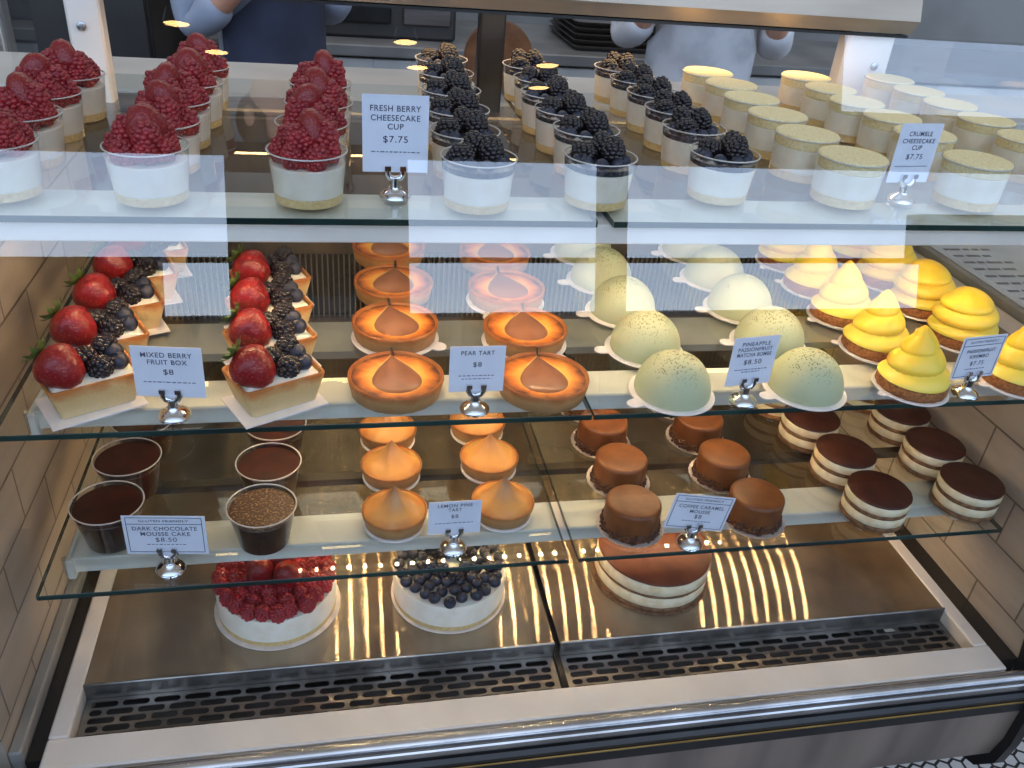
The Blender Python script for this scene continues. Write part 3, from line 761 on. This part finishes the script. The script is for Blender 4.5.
# ---- coffee caramel mousse
def make_caramel():
    t = thing('caramel_mousse_cake', '', 'cake', group='round coffee caramel mousse cakes')
    b = MB(); b.lathe([(.0001,0),(.036,0),(.0395,.0026),(.0398,.0034),(.036,.0012),(.0001,.0012)], 120, rf=lambda a, z: 1+(.012*math.sin(a*30) if z > .002 else 0))
    obj('scalloped_board', b, M['foil'], t, ang=60)
    pr = [(.0001,.0016),(.032,.0016),(.0325,.004),(.0322,.032)]
    for k in range(1, 7):
        a = PI/2*k/6; pr.append((.0282+.004*math.cos(a), .034+.0048*math.sin(a)))
    pr.append((.0001,.0392))
    obj('caramel_body', MB().lathe(pr, 56), M['caramel'], t, ang=60)
    rnd = random.Random(5); m = MB()
    for k in range(260):
        a = rnd.uniform(0,2*PI); z = .003+.011*rnd.random()**1.4; r = .0325+rnd.uniform(0,.0025)*(1-(z-.003)/.012)
        m.ico(rnd.uniform(.0012,.0026), 0, T(r*math.cos(a), r*math.sin(a), z, rx=rnd.uniform(0,3), rz=rnd.uniform(0,3)))
    obj('crumb_border', m, M['nuts'], t, smooth=False); return t
ca = Placer(make_caramel())
for nm, ps in (('left row of caramel cakes', [(.078,.119),(.089,.203),(.089,.285),(.090,.367)]), ('right row of caramel cakes', [(.232,.120),(.225,.203),(.223,.285),(.222,.367)])):
    for i, (x, y) in enumerate(ps):
        ca((x,y,Z1), i, 'brown caramel mousse cake, %s in the %s' % (ordn(i,len(ps)), nm))

# ---- layered cakes
def layered(t, R, hs, mats, names, bev=.0012, wob=.012):
    z = .0018
    for h, mm, nm in zip(hs, mats, names):
        f = lambda q, R=R: R
        m = MB(); m.lathe([(.0001,z),(R-bev,z),(R,z+bev),(R,z+h-bev),(R-bev,z+h),(.0001,z+h)], 60, rf=lambda a, zz: 1+wob*.35*math.sin(a*11+zz*900)+wob*.3*math.sin(a*19+zz*300))
        obj(nm, m, mm, t, ang=50); z += h
def make_tiramisu():
    t = thing('tiramisu_cake', '', 'cake', group='small round layered cakes with cocoa tops')
    round_board(t, .0395, None, 'clear_board', M['cup'])
    layered(t, .0378, (.0072,.0118,.0055,.0110,.0035), (M['sponge'],M['tircream'],M['sponge'],M['tircream'],M['cocoa']), ('sponge_base','cream','sponge','cream','cocoa_top')); return t
ti = Placer(make_tiramisu())
for nm, ps in (('left row of layered cakes', [(.388,.113),(.388,.193),(.381,.273),(.375,.353)]), ('right row of layered cakes', [(.521,.120),(.523,.200),(.524,.280),(.522,.360)])):
    for i, (x, y) in enumerate(ps):
        ti((x,y,Z1), i, 'cocoa topped layer cake, %s in the %s' % (ordn(i,len(ps)), nm))

# ---- whole cakes on the deck
def disc_points(R, d, seed, jit=.25):
    rnd = random.Random(seed); out = []; r = R
    while r > d*.4:
        n = max(1, int(2*PI*r/d))
        for k in range(n):
            a = 2*PI*(k+.5*rnd.random()*jit)/n+r*90
            out.append((r*math.cos(a), r*math.sin(a)))
        r -= d*.9
    return out
t = thing('raspberry_cake', 'whole white cheesecake crowded with red raspberries, leftmost cake on the steel deck', 'cake', (-.330,.186,.0014))
round_board(t, .0745, None, 'cake_board', M['foil'])
obj('crumb_base', MB().lathe([(.0001,.0018),(.069,.0018),(.070,.003),(.070,.009),(.0001,.009)], 64), M['crumb'], t)
obj('cheesecake', MB().lathe([(.0001,.009),(.070,.009),(.0703,.036),(.069,.0405),(.0001,.041)], 64), M['cream'], t)
rnd = random.Random(8)
M['rasp2'] = M['rasp']
for x, y in disc_points(.062, .0165, 3)[:70]:
    inst('raspberry', RASP, t, (x, y, .0395+rnd.uniform(0,.002)), (rnd.uniform(-.25,.25), rnd.uniform(-.25,.25), rnd.uniform(0,6)), rnd.uniform(1.0,1.12))
for k in range(4):
    a = k*PI/2+.5; s = inst('strawberry', STRAW, t, (.02*math.cos(a), .02*math.sin(a)-.01, .084), (PI+.5*math.sin(a), .5*math.cos(a), k), .95)
t = thing('blueberry_cake', 'whole white cheesecake covered with blueberries, between the raspberry and cocoa cakes', 'cake', (-.120,.186,.0014))
round_board(t, .0725, None, 'cake_board', M['foil'])
obj('crumb_base', MB().lathe([(.0001,.0018),(.069,.0018),(.070,.003),(.070,.009),(.0001,.009)], 64), M['crumb'], t)
obj('cheesecake', MB().lathe([(.0001,.009),(.070,.009),(.0703,.036),(.069,.0405),(.0001,.041)], 64), M['cream'], t)
for x, y in disc_points(.062, .0152, 5)[:90]:
    if x*x+y*y < .03**2: continue
    inst('blueberry', BLUE, t, (x, y, .0395+rnd.uniform(0,.0015)), (rnd.uniform(-.5,.5), rnd.uniform(-.5,.5), rnd.uniform(0,6)), rnd.uniform(.95,1.1))
for x, y in disc_points(.025, .02, 6):
    inst('blackberry', BLACKS, t, (x, y, .04), (rnd.uniform(-.4,.4), rnd.uniform(-.4,.4), rnd.uniform(0,6)), 1.15)
t = thing('cocoa_layer_cake', 'whole round layer cake with a smooth cocoa top, rightmost cake on the deck', 'cake', (.152,.192,.0014))
round_board(t, .0775, None, 'cake_board', M['sponge'])
layered(t, .0745, (.006,.016,.004,.017,.004), (M['sponge'],M['tircream'],M['sponge'],M['tircream'],M['cocoacake']), ('sponge_base','cream','sponge','cream','cocoa_top'), .0016, .008)

# ------------------------------------------------------------------ price cards
def text_mesh(s):
    cu = D.curves.new('lettering_curve', 'FONT'); cu.body = s; cu.align_x = 'CENTER'; cu.align_y = 'CENTER'; cu.size = 1; cu.space_character = 1.12; cu.offset = .002 if '$' in s else .010
    ob = D.objects.new('lettering_tmp', cu); COL.objects.link(ob)
    dg = bpy.context.evaluated_depsgraph_get(); me = D.meshes.new_from_object(ob.evaluated_get(dg)); D.objects.remove(ob)
    V = [tuple(v.co) for v in me.vertices]; F = [tuple(p.vertices) for p in me.polygons]; D.meshes.remove(me)
    xs = [v[0] for v in V]; ys = [v[1] for v in V]
    cx, cy = (min(xs)+max(xs))/2, (min(ys)+max(ys))/2
    return [(v[0]-cx, v[1]-cy) for v in V], F, max(xs)-min(xs), max(ys)-min(ys)
def price_card(x, y, z, w, h, lines, fine, label, border=False, header=None, roll=0, yaw=0, tilt=.02, lift=.021):
    hold = thing('card_holder', 'chrome card holder stand with round base, gripping the %s' % label[1], 'card holder', (x,y,z), yaw, 'chrome price card holders')
    obj('base', MB().lathe([(.0001,0),(.0145,0),(.015,.0015),(.014,.004),(.010,.0068),(.0068,.0085),(.0058,.0105),(.0001,.0105)], 36), M['chrome'], hold)
    obj('stem', MB().tube([(0,0,.009),(0,0,.019)], .0048, 14), M['chrome'], hold)
    for s in (-1, 1):
        r = MB(); r.tube([(0,0,.017),(s*.005,-.0005,.019),(s*.0075,-.001,.023),(s*.0070,-.0012,.028)], [.0036,.0034,.0030,.0026], 10)
        r.box(s*.0070-.0028, s*.0070+.0028, -.004, -.0012, .026, .0305)
        obj('clip', r, M['chrome'], hold)
    # card stands in the clips, its bottom edge at height "lift", leaning back
    Mx = T(x, y, z+lift, rz=yaw) @ Matrix.Rotation(-tilt,4,'X') @ Matrix.Rotation(roll,4,'Y')
    c = thing('price_card', label[0], 'price card', (0,0,0), 0, 'price cards on the shelves'); c.matrix_world = Mx
    obj('paper', MB().box(-w/2, w/2, .0003, .0009, 0, h), M['card'], c, smooth=False)
    m = MB(); top = .90
    def put(s, zc, cap, wid):
        V, F, tw, th = text_mesh(s); sy = cap*.84/.70; sxx = min(wid/tw, sy*1.25)
        if '$' in s: sy *= 1.15; sxx = sy*1.1
        m.add([(a*sxx, -.0001, zc+b*sy) for a, b in V], F)
    for s, fz, cap, fw in lines: put(s, h*fz, cap, w*fw)
    if header: put(header, h*.875, .0034, w*.66)
    obj('lettering', m, M['ink'], c, smooth=False)
    q = MB(); rn = random.Random(len(label[0]))
    for fz, fw in fine:
        xx = -w*fw/2
        while xx < w*fw/2:
            L = rn.uniform(.0012,.0040); q.box(xx, min(xx+L, w*fw/2), -.0001, .0002, h*fz-.00045, h*fz+.00045); xx += L+.0014
    obj('fine_print', q, M['inkfine'], c, smooth=False)
    if border:
        b = MB(); k = .0003; a0, a1, b0, b1 = -w*.455, w*.455, h*.06, h*.955
        for (p0, p1, q0, q1) in ((a0,a1,b0-k,b0+k),(a0,a1,b1-k,b1+k),(a0-k,a0+k,b0,b1),(a1-k,a1+k,b0,b1),(a0,a1,h*.79-k,h*.79+k)): b.box(p0, p1, -.0001, .0002, q0, q1)
        obj('border', b, M['ink'], c, smooth=False)
GF = 'GLUTEN FRIENDLY'
price_card(-.192,.188,Z3,.060,.070,[('FRESH BERRY',.83,.0062,.76),('CHEESECAKE',.71,.0062,.74),('CUP',.60,.0062,.24),('$7.75',.43,.0062,.25)],[(.27,.74)],('white card reading FRESH BERRY CHEESECAKE CUP on the top shelf','fresh berry cheesecake cup card'), lift=.024)
price_card(.353,.200,Z3,.052,.062,[('CRUMBLE',.83,.0056,.56),('CHEESECAKE',.71,.0056,.78),('CUP',.60,.0056,.24),('$7.75',.44,.0056,.26)],[(.28,.80)],('white card reading CRUMBLE CHEESECAKE CUP on the top shelf','crumble cheesecake cup card'), yaw=.1)
price_card(-.400,.106,Z2,.062,.052,[('MIXED BERRY',.84,.0058,.72),('FRUIT BOX',.70,.0058,.56),('$8',.50,.0058,.12)],[(.30,.74)],('white card reading MIXED BERRY FRUIT BOX between the fruit boxes','mixed berry fruit box card'), yaw=-.12)
price_card(-.118,.100,Z2,.054,.050,[('PEAR TART',.86,.0054,.60),('$8',.60,.0054,.12)],[(.36,.66),(.29,.54)],('white card reading PEAR TART between the two front pear tarts','pear tart card'))
price_card(.168,.098,Z2,.053,.056,[('PINEAPPLE',.86,.0052,.62),('PASSIONFRUIT',.75,.0052,.76),('MATCHA BOMBE',.64,.0052,.76),('$8.50',.48,.0056,.25)],[(.33,.72),(.28,.40)],('white card reading PINEAPPLE PASSIONFRUIT MATCHA BOMBE before the green domes','matcha bombe card'), yaw=.12)
price_card(.435,.098,Z2,.060,.052,[('PASSIONFRUIT',.66,.0050,.66),('KREMBO',.53,.0050,.44),('$7.75',.36,.0052,.22)],[(.23,.46)],('bordered white card reading PASSIONFRUIT KREMBO before the yellow swirls','passionfruit krembo card'), True, GF, yaw=.14)
price_card(-.424,.098,Z1,.080,.049,[('DARK CHOCOLATE',.68,.0058,.78),('MOUSSE CAKE',.54,.0058,.60),('$8.50',.38,.0056,.20)],[(.26,.48)],('bordered white card reading DARK CHOCOLATE MOUSSE CAKE beside the mousse cups','dark chocolate mousse card'), True, GF, yaw=-.1)
price_card(-.131,.102,Z1,.057,.044,[('LEMON PINE',.88,.0050,.66),('TART',.75,.0050,.26),('$8',.54,.0050,.12)],[(.34,.74)],('white card reading LEMON PINE TART between the front lemon tarts','lemon pine tart card'))
price_card(.139,.084,Z1,.074,.048,[('COFFEE CARAMEL',.67,.0054,.76),('MOUSSE',.53,.0054,.34),('$8',.38,.0056,.1)],[(.25,.48)],('tilted bordered white card reading COFFEE CARAMEL MOUSSE before the caramel cakes','coffee caramel mousse card'), True, GF, roll=.17)

# ------------------------------------------------------------------ ledge with printed menu, right of the case
lg = thing('stone_ledge', 'grey stone ledge beside the right end of the case', 'ledge', (0,0,0))
obj('slab', MB().bbox(.622, 1.6, .0, .82, .33, .358, .003), mat('grey_stone', rgb(150,146,142), .4, c2=rgb(126,122,118), scale=9), lg)
obj('support', MB().box(.75, 1.55, .50, .78, FLOOR, .33), M['tile'], lg, smooth=False)
mn = thing('menu_sheet', 'pale grey printed menu sheet lying on the ledge right of the case', 'menu', (0,0,.3585))
obj('paper', MB().box(.628, .93, .05, .62, 0, .0012), mat('menu_paper', rgb(190,187,183), .4, c2=rgb(178,175,171), scale=14), mn, smooth=False)
q = MB(); rn = random.Random(12)
xx = .68
for L in (.022,.030,.018,.04): q.box(xx, xx+L, .545, .560, .0013, .0016); xx += L+.01
y = .50
while y > .08:
    for x0, wd in ((.642,.11),(.785,.12)):
        xx = x0; e = x0+wd*rn.uniform(.5,1)
        while xx < e:
            L = rn.uniform(.01,.03); q.box(xx, min(e,xx+L), y-.0035, y+.0025, .0013, .0016); xx += L+.005
    y -= .024 if rn.random() < .7 else .04
obj('printed_lines', q, mat('menu_ink', rgb(96,94,92), .6, c2=rgb(112,110,108), scale=80), mn, smooth=False)

# ------------------------------------------------------------------ kitchen behind
kd = mat('kitchen_dark', rgb(40,38,38), .5, c2=rgb(56,52,50), scale=4)
kw = mat('kitchen_white', rgb(196,192,186), .4, c2=rgb(178,174,170), scale=5)
kg = mat('kitchen_grey', rgb(120,118,116), .45, c2=rgb(98,96,94), scale=5)
struct(obj('wall_back', MB().box(-6, 6, 3.9, 4.0, FLOOR, 2.2), mat('kitchen_wall', rgb(120,116,112), .6, c2=rgb(104,100,96), scale=3), smooth=False))
wt = thing('work_counter', 'white work counter directly behind the display case', 'counter', (0,0,0))
obj('worktop', MB().bbox(-1.6, 1.5, .86, 1.10, .425, .452, .004), kw, wt)
obj('cabinet', MB().box(-1.58, 1.48, .88, 1.08, FLOOR, .425), kd, wt, smooth=False)
bc = thing('back_cabinet', 'long pale cabinet with round dark knobs across the kitchen', 'cabinet', (0,0,0))
obj('worktop', MB().bbox(-.68, 3.1, 2.38, 3.0, .225, .262, .004), kg, bc)
obj('carcass', MB().box(-.66, 3.08, 2.42, 3.0, FLOOR, .225), kd, bc, smooth=False)
for k in range(7):
    x0 = -.65+k*.53
    d_ = obj('door', MB().bbox(x0+.005, x0+.535, 2.40, 2.42, FLOOR+.1, .215, .003), kw, bc)
    xk = x0+.49 if k % 2 == 0 else x0+.04
    obj('knob', MB().lathe([(.0001,0),(.006,0),(.005,.012),(.014,.018),(.015,.024),(.009,.03),(.0001,.031)], 20, T(xk, 2.40, .175, rx=PI/2)), M['black'], d_)
# things on the back counter
bx = thing('oven', 'dark oven standing on the back counter', 'oven', (-.25,2.7,.2625))
obj('oven_body', MB().bbox(-.42, .42, -.2, .25, 0, .42, .01), kd, bx); obj('oven_door', MB().bbox(-.36, .2, -.215, -.2, .05, .36, .006), M['black'], bx)
obj('handle', MB().tube([(-.3,-.24,.34),(.15,-.24,.34)], .01, 10), M['ridge'], bx)
obj('control_panel', MB().bbox(.24, .40, -.212, -.2, .05, .36, .004), M['steel'], bx)
tr_ = thing('sheet_pan_stack', 'grey sheet pans stacked on the back counter right of the dark oven', 'sheet pans', (.9,2.68,.2625))
for k in range(5):
    obj('pan', loft([ring(.3,.2,.02,.02*k), ring(.32,.22,.03,.02*k+.016), ring(.315,.215,.03,.02*k+.017), ring(.30,.2,.02,.02*k+.004)]), M['steel'], tr_)
rb = thing('round_board', 'round brown wooden serving board standing on the counter behind the black centre post', 'serving board', (.035,.93,.4525))
obj('board', MB().lathe([(.0001,-.006),(.058,-.006),(.060,-.004),(.060,.004),(.058,.006),(.0001,.006)], 48, T(0,.0,.0605, rx=PI/2-.12)), mat('walnut', rgb(120,84,60), .5, c2=rgb(92,60,40), scale=30, stretch=(1,8,1)), rb)
cb_ = thing('tall_cabinet', 'tall dark kitchen cabinet behind the raspberry cups', 'cabinet', (-1.15,2.35,FLOOR))
obj('carcass', MB().bbox(-.42, .42, -.3, .3, 0, 2.1, .004), kd, cb_)
for s in (-1, 1):
    d_ = obj('door', MB().bbox(min(s*.005,s*.41), max(s*.005,s*.41), -.318, -.3, .08, 2.08, .003), mat('cab_door_%d' % s, rgb(48,46,46), .4, c2=rgb(58,55,54), scale=4), cb_)
    obj('handle', MB().tube([(s*.05,-.34,.95),(s*.05,-.34,1.2)], .007, 8), M['ridge'], d_)

# ---- people working in the kitchen
def skin_mesh(name, joints, edges, mat_, parent, sub=2):
    me = D.meshes.new(name); me.from_pydata([j[0] for j in joints], edges, []); me.update()
    ob = D.objects.new(name, me); COL.objects.link(ob)
    md = ob.modifiers.new('skin', 'SKIN'); md.use_smooth_shade = True
    sv = me.skin_vertices[0].data if me.skin_vertices else None
    if sv is None:
        bpy.context.view_layer.update(); sv = me.skin_vertices[0].data
    for i, j in enumerate(joints):
        r = j[1]; sv[i].radius = (r, r) if isinstance(r, float) else r
        sv[i].use_root = (i == 0)
    s = ob.modifiers.new('sub', 'SUBSURF'); s.levels = sub; s.render_levels = sub
    me.materials.append(mat_)
    dg = bpy.context.evaluated_depsgraph_get(); m2 = D.meshes.new_from_object(ob.evaluated_get(dg))
    D.objects.remove(ob); m2.polygons.foreach_set('use_smooth', [True]*len(m2.polygons))
    if not m2.materials: m2.materials.append(mat_)
    o = D.objects.new(name, m2); COL.objects.link(o); o.parent = parent; return o
skinm = mat('skin', rgb(196,146,118), .5, c2=rgb(184,130,104), scale=20, sss=.1)
hairm = mat('hair', rgb(46,34,28), .5, c2=rgb(66,48,38), scale=90, stretch=(1,1,.1))
def person(label, loc, rz, shirt_c, apron_c, trous_c):
    t = thing('person', label, 'person', loc, rz)
    J = [((0,0,.94),(.15,.105)), ((0,0,1.10),(.125,.09)), ((0,-.01,1.28),(.15,.10)), ((0,0,1.42),(.10,.07)), ((0,.0,1.50),(.05,.05)), ((0,-.01,1.56),(.055,.06)), ((0,-.015,1.63),(.075,.092)), ((0,-.01,1.70),(.07,.085)), ((0,0,1.74),(.03,.04))]
    E = [(0,1),(1,2),(2,3),(3,4),(4,5),(5,6),(6,7),(7,8)]
    A = {}
    for s in (-1, 1):
        b = len(J)
        J += [((s*.16,0,1.40),.052), ((s*.21,.01,1.27),.046), ((s*.225,.0,1.13),.040), ((s*.185,-.11,1.24),.034), ((s*.115,-.20,1.345),.026), ((s*.09,-.24,1.36),(.016,.034)), ((s*.075,-.275,1.355),(.012,.030))]
        E += [(3,b),(b,b+1),(b+1,b+2),(b+2,b+3),(b+3,b+4),(b+4,b+5),(b+5,b+6)]
        for q, (dx, L, zz) in enumerate(((-.026,.052,.004),(-.009,.062,.006),(.009,.058,.006),(.026,.045,.003))):
            k = len(J); x0 = s*.065+dx
            J += [((x0,-.298,1.353+zz),.0095), ((x0-s*.004,-.298-L*.55,1.348+zz),.0088), ((x0-s*.008,-.298-L,1.336+zz),.0078)]
            E += [(b+6,k),(k,k+1),(k+1,k+2)]
        k = len(J); J += [((s*.053,-.255,1.365),.011), ((s*.033,-.285,1.355),.0095)]; E += [(b+5,k),(k,k+1)]
        b = len(J)
        J += [((s*.09,0,.84),.088), ((s*.095,-.005,.50),.062), ((s*.095,.01,.28),.055), ((s*.095,.015,.09),.040), ((s*.10,-.05,.045),.04), ((s*.105,-.15,.030),.030)]
        E += [(0,b),(b,b+1),(b+1,b+2),(b+2,b+3),(b+3,b+4),(b+4,b+5)]
    body = skin_mesh('body', J, E, skinm, t)
    for s in (-1, 1):
        obj('eye', MB().ico(.012, 2, None, (1,1,1), (s*.032,-.098,1.655)), mat('eye_white', rgb(220,216,210), .3), body)
        obj('ear', MB().ico(.03, 2, None, (.35,.7,1.1), (s*.078,0,1.645)), skinm, body)
    obj('nose', MB().lathe([(.0001,0),(.017,.002),(.013,.02),(.007,.042),(.0001,.048)], 16, T(0,-.098,1.612, rx=.22)), skinm, body)
    obj('mouth', MB().ico(.02, 2, None, (1.1,.35,.35), (0,-.1,1.588)), mat('lips', rgb(168,96,88), .5), body)
    h = MB(); h.ico(.1, 3, None, (.86,1.04,.95), (0,.012,1.675))
    V = [(x, y, z) for x, y, z in h.v]; keep = [f for f in h.f if all(not (V[i][1] < -.055 and V[i][2] < 1.715) and V[i][2] > 1.58 for i in f)]
    hm = MB(); hm.v = V; hm.f = keep; obj('hair', hm, hairm, t)
    sm = mat('shirt_cloth', shirt_c, .8, c2=tuple(c*.8 for c in shirt_c[:3])+(1,), scale=10, bump=.5, bscale=14)
    SJ = [((0,0,.95),(.165,.12)), ((0,0,1.10),(.142,.105)), ((0,-.01,1.28),(.165,.115)), ((0,0,1.415),(.115,.085)), ((0,0,1.47),(.062,.062))]; SE = [(0,1),(1,2),(2,3),(3,4)]
    for s in (-1, 1):
        b = len(SJ); SJ += [((s*.165,0,1.40),.066), ((s*.213,.01,1.27),.062), ((s*.226,0,1.135),.056), ((s*.192,-.085,1.215),.050)]; SE += [(3,b),(b,b+1),(b+1,b+2),(b+2,b+3)]
    obj_s = skin_mesh('shirt', SJ, SE, sm, t)
    tm = mat('trouser_cloth', trous_c, .85, c2=tuple(c*.7 for c in trous_c[:3])+(1,), scale=12)
    TJ = [((0,0,.93),(.16,.115))]; TE = []
    for s in (-1, 1):
        b = len(TJ); TJ += [((s*.09,0,.84),.102), ((s*.096,-.005,.50),.078), ((s*.096,.01,.28),.070), ((s*.096,.015,.10),.062)]; TE += [(0,b),(b,b+1),(b+1,b+2),(b+2,b+3)]
        obj('shoe', MB().ico(.06, 2, None, (.85,1.9,.62), (s*.10,-.05,.038)), M['black'], t)
    skin_mesh('trousers', TJ, TE, tm, t)
    am = mat('apron_cloth', apron_c, .85, c2=tuple(c*.75 for c in apron_c[:3])+(1,), scale=14, bump=.3, bscale=20)
    V = []; F = []; n = 14; zs = [.56,.7,.86,.96,1.06,1.14,1.22,1.32]
    for i, z in enumerate(zs):
        wid = 1.45 if z < 1.16 else .8
        a_, b_ = (.185,.15) if z < 1.0 else ((.165,.13) if z < 1.16 else (.16,.14))
        for k in range(n+1):
            an = -PI/2+wid*(k/n*2-1); V.append((a_*math.cos(an), b_*math.sin(an)-.012, z))
    for i in range(len(zs)-1):
        for k in range(n): F.append((i*(n+1)+k, i*(n+1)+k+1, (i+1)*(n+1)+k+1, (i+1)*(n+1)+k))
    ap = obj('apron', MB().add(V, F), am, t, ang=80)
    st = MB()
    for s in (-1, 1): st.tube([(s*.10,-.135,1.31),(s*.09,-.11,1.40),(s*.065,-.02,1.475),(0,.065,1.46)], .008, 6)
    st.tube([(.165,.0,1.06),(.10,.115,1.06),(0,.128,1.06),(-.10,.115,1.06),(-.165,.0,1.06)], .008, 6)
    obj('strap', st, am, ap); return t
person('person in pale blue shirt and navy apron working behind the raspberry cups', (-.42,1.95,FLOOR), .75, rgb(150,156,172), rgb(50,54,74), rgb(40,40,48))
person('person in white shirt standing behind the crumble-topped cups', (.83,1.95,FLOOR), -.15, rgb(206,204,206), rgb(198,196,198), rgb(44,44,50))

# ------------------------------------------------------------------ shop front behind the viewer
sd = mat('storefront_dark', rgb(46,44,42), .6, c2=rgb(58,55,52), scale=2)
sf = MB()
sf.box(-7, 7, -3.6, -3.5, FLOOR, .25); sf.box(-7, 7, -3.58, -3.5, .507, .535); sf.box(-7, 2.44, -3.6, -3.5, 1.02, 1.9); sf.box(2.44, 7, -3.6, -3.5, 1.02, 1.32); sf.box(2.44, 7, -3.6, -3.5, 1.74, 2.5)
sf.box(-.76, .1, -3.6, -3.48, FLOOR, 1.9); sf.box(1.1, 1.235, -3.6, -3.48, FLOOR, 1.1); sf.box(-7, -1.08, -3.6, -3.5, .25, .507); sf.box(3.05, 7, -3.6, -3.5, .25, .507)  # wide first box is added to stand in for the viewer's dark reflection
sf.box(2.95, 7, -3.6, -3.5, .5, .78)  # unseen panel added to cut the sky's reflection off above the ledge
struct(obj('wall_front', sf, sd, smooth=False))
for k, (x, y, z) in enumerate([(-.70,-2.0,1.21),(-.62,-2.25,1.19),(-.02,-2.0,1.19),(.04,-2.25,1.17),(.44,-2.0,1.14),(.47,-2.25,1.12)]):  # every second lamp is added to imitate the double reflection in the glass
    lp = thing('pendant_lamp', 'warm pendant lamp over the shop floor, paired to double its reflection', 'lamp', (x,y,z), 0, 'pendant lamps over the shop floor')
    obj('shade', open_lathe([(.006,.05),(.03,.045),(.042,.0),(.040,.0),(.028,.043)], 24), M['black'], lp)
    obj('bulb', MB().lathe([(.0001,.0),(.036,.002),(.036,.006),(.0001,.012)], 24), M['lamp'], lp)
    obj('cord', MB().tube([(0,0,.045),(0,0,1.0)], .003, 6), M['black'], lp)

# ------------------------------------------------------------------ light
w = D.worlds.new('World'); sc.world = w; w.use_nodes = True; t = w.node_tree; t.nodes.clear()
def N(ty, **k):
    x = t.nodes.new(ty)
    for a, b in k.items(): setattr(x, a, b)
    return x
out = N('ShaderNodeOutputWorld'); bg = N('ShaderNodeBackground'); t.links.new(bg.outputs[0], out.inputs[0])
tc = N('ShaderNodeTexCoord'); sx = N('ShaderNodeSeparateXYZ'); t.links.new(tc.outputs['Generated'], sx.inputs[0])
ry = N('ShaderNodeMapRange', interpolation_type='SMOOTHSTEP'); ry.inputs['From Min'].default_value = -.25; ry.inputs['From Max'].default_value = -.75
t.links.new(sx.outputs['Y'], ry.inputs['Value'])
rz_ = N('ShaderNodeValToRGB'); e = rz_.color_ramp.elements
mz = N('ShaderNodeMapRange'); mz.inputs['From Min'].default_value = -.3; mz.inputs['From Max'].default_value = .7; t.links.new(sx.outputs['Z'], mz.inputs['Value'])
t.links.new(mz.outputs[0], rz_.inputs[0])
while len(e) < 6: e.new(.5)
for el, (p, c) in zip(e, ((.0,(.10,.10,.09)),(.175,(.16,.18,.10)),(.20,(1.15,1.2,1.25)),(.27,(.86,1.08,1.38)),(.42,(.6,.8,1.15)),(1.0,(.36,.46,.62)))):
    el.position = p; el.color = (*c, 1)
sky = N('ShaderNodeVectorMath', operation='SCALE'); sky.inputs['Scale'].default_value = 3.6; t.links.new(rz_.outputs[0], sky.inputs[0])
mx = N('ShaderNodeMix', data_type='RGBA'); mx.inputs['A'].default_value = (.34,.33,.32,1)
t.links.new(ry.outputs[0], mx.inputs['Factor']); t.links.new(sky.outputs[0], mx.inputs['B']); t.links.new(mx.outputs['Result'], bg.inputs[0])
bg.inputs[1].default_value = 1.0
def area(name, loc, rot, sx_, sy_, power, col):
    l = D.lights.new(name, 'AREA'); l.shape = 'RECTANGLE'; l.size = sx_; l.size_y = sy_; l.energy = power; l.color = col
    o = D.objects.new(name, l); COL.objects.link(o); o.location = loc; o.rotation_euler = rot; return o
area('rail_lamp', (0,.62,.612), (math.radians(8),0,0), 1.0, .02, .9, (1,.62,.26))
area('kitchen_light', (0,1.9,1.9), (0,0,0), 3.0, 1.0, 17, (1,.93,.85))

# ------------------------------------------------------------------ camera
cd = D.cameras.new('Camera'); co = D.objects.new('Camera', cd); COL.objects.link(co)
cd.sensor_width = 36; cd.sensor_fit = 'HORIZONTAL'; cd.lens = 851.7226/1024*36; cd.clip_start = .01
r = Vector((.98018634,-.18129778,.07978629)); u = Vector((.0273803,.52294973,.85192365)); f = Vector((.19617608,.83285935,-.51755217))
co.matrix_world = Matrix(((r.x,u.x,-f.x,-.2466),(r.y,u.y,-f.y,-.5973),(r.z,u.z,-f.z,.7960),(0,0,0,1)))
sc.camera = co
sc.cycles.transparent_max_bounces = 48
sc.cycles.max_bounces = 10
sc.view_settings.view_transform = 'Standard'
sc.view_settings.exposure = .1
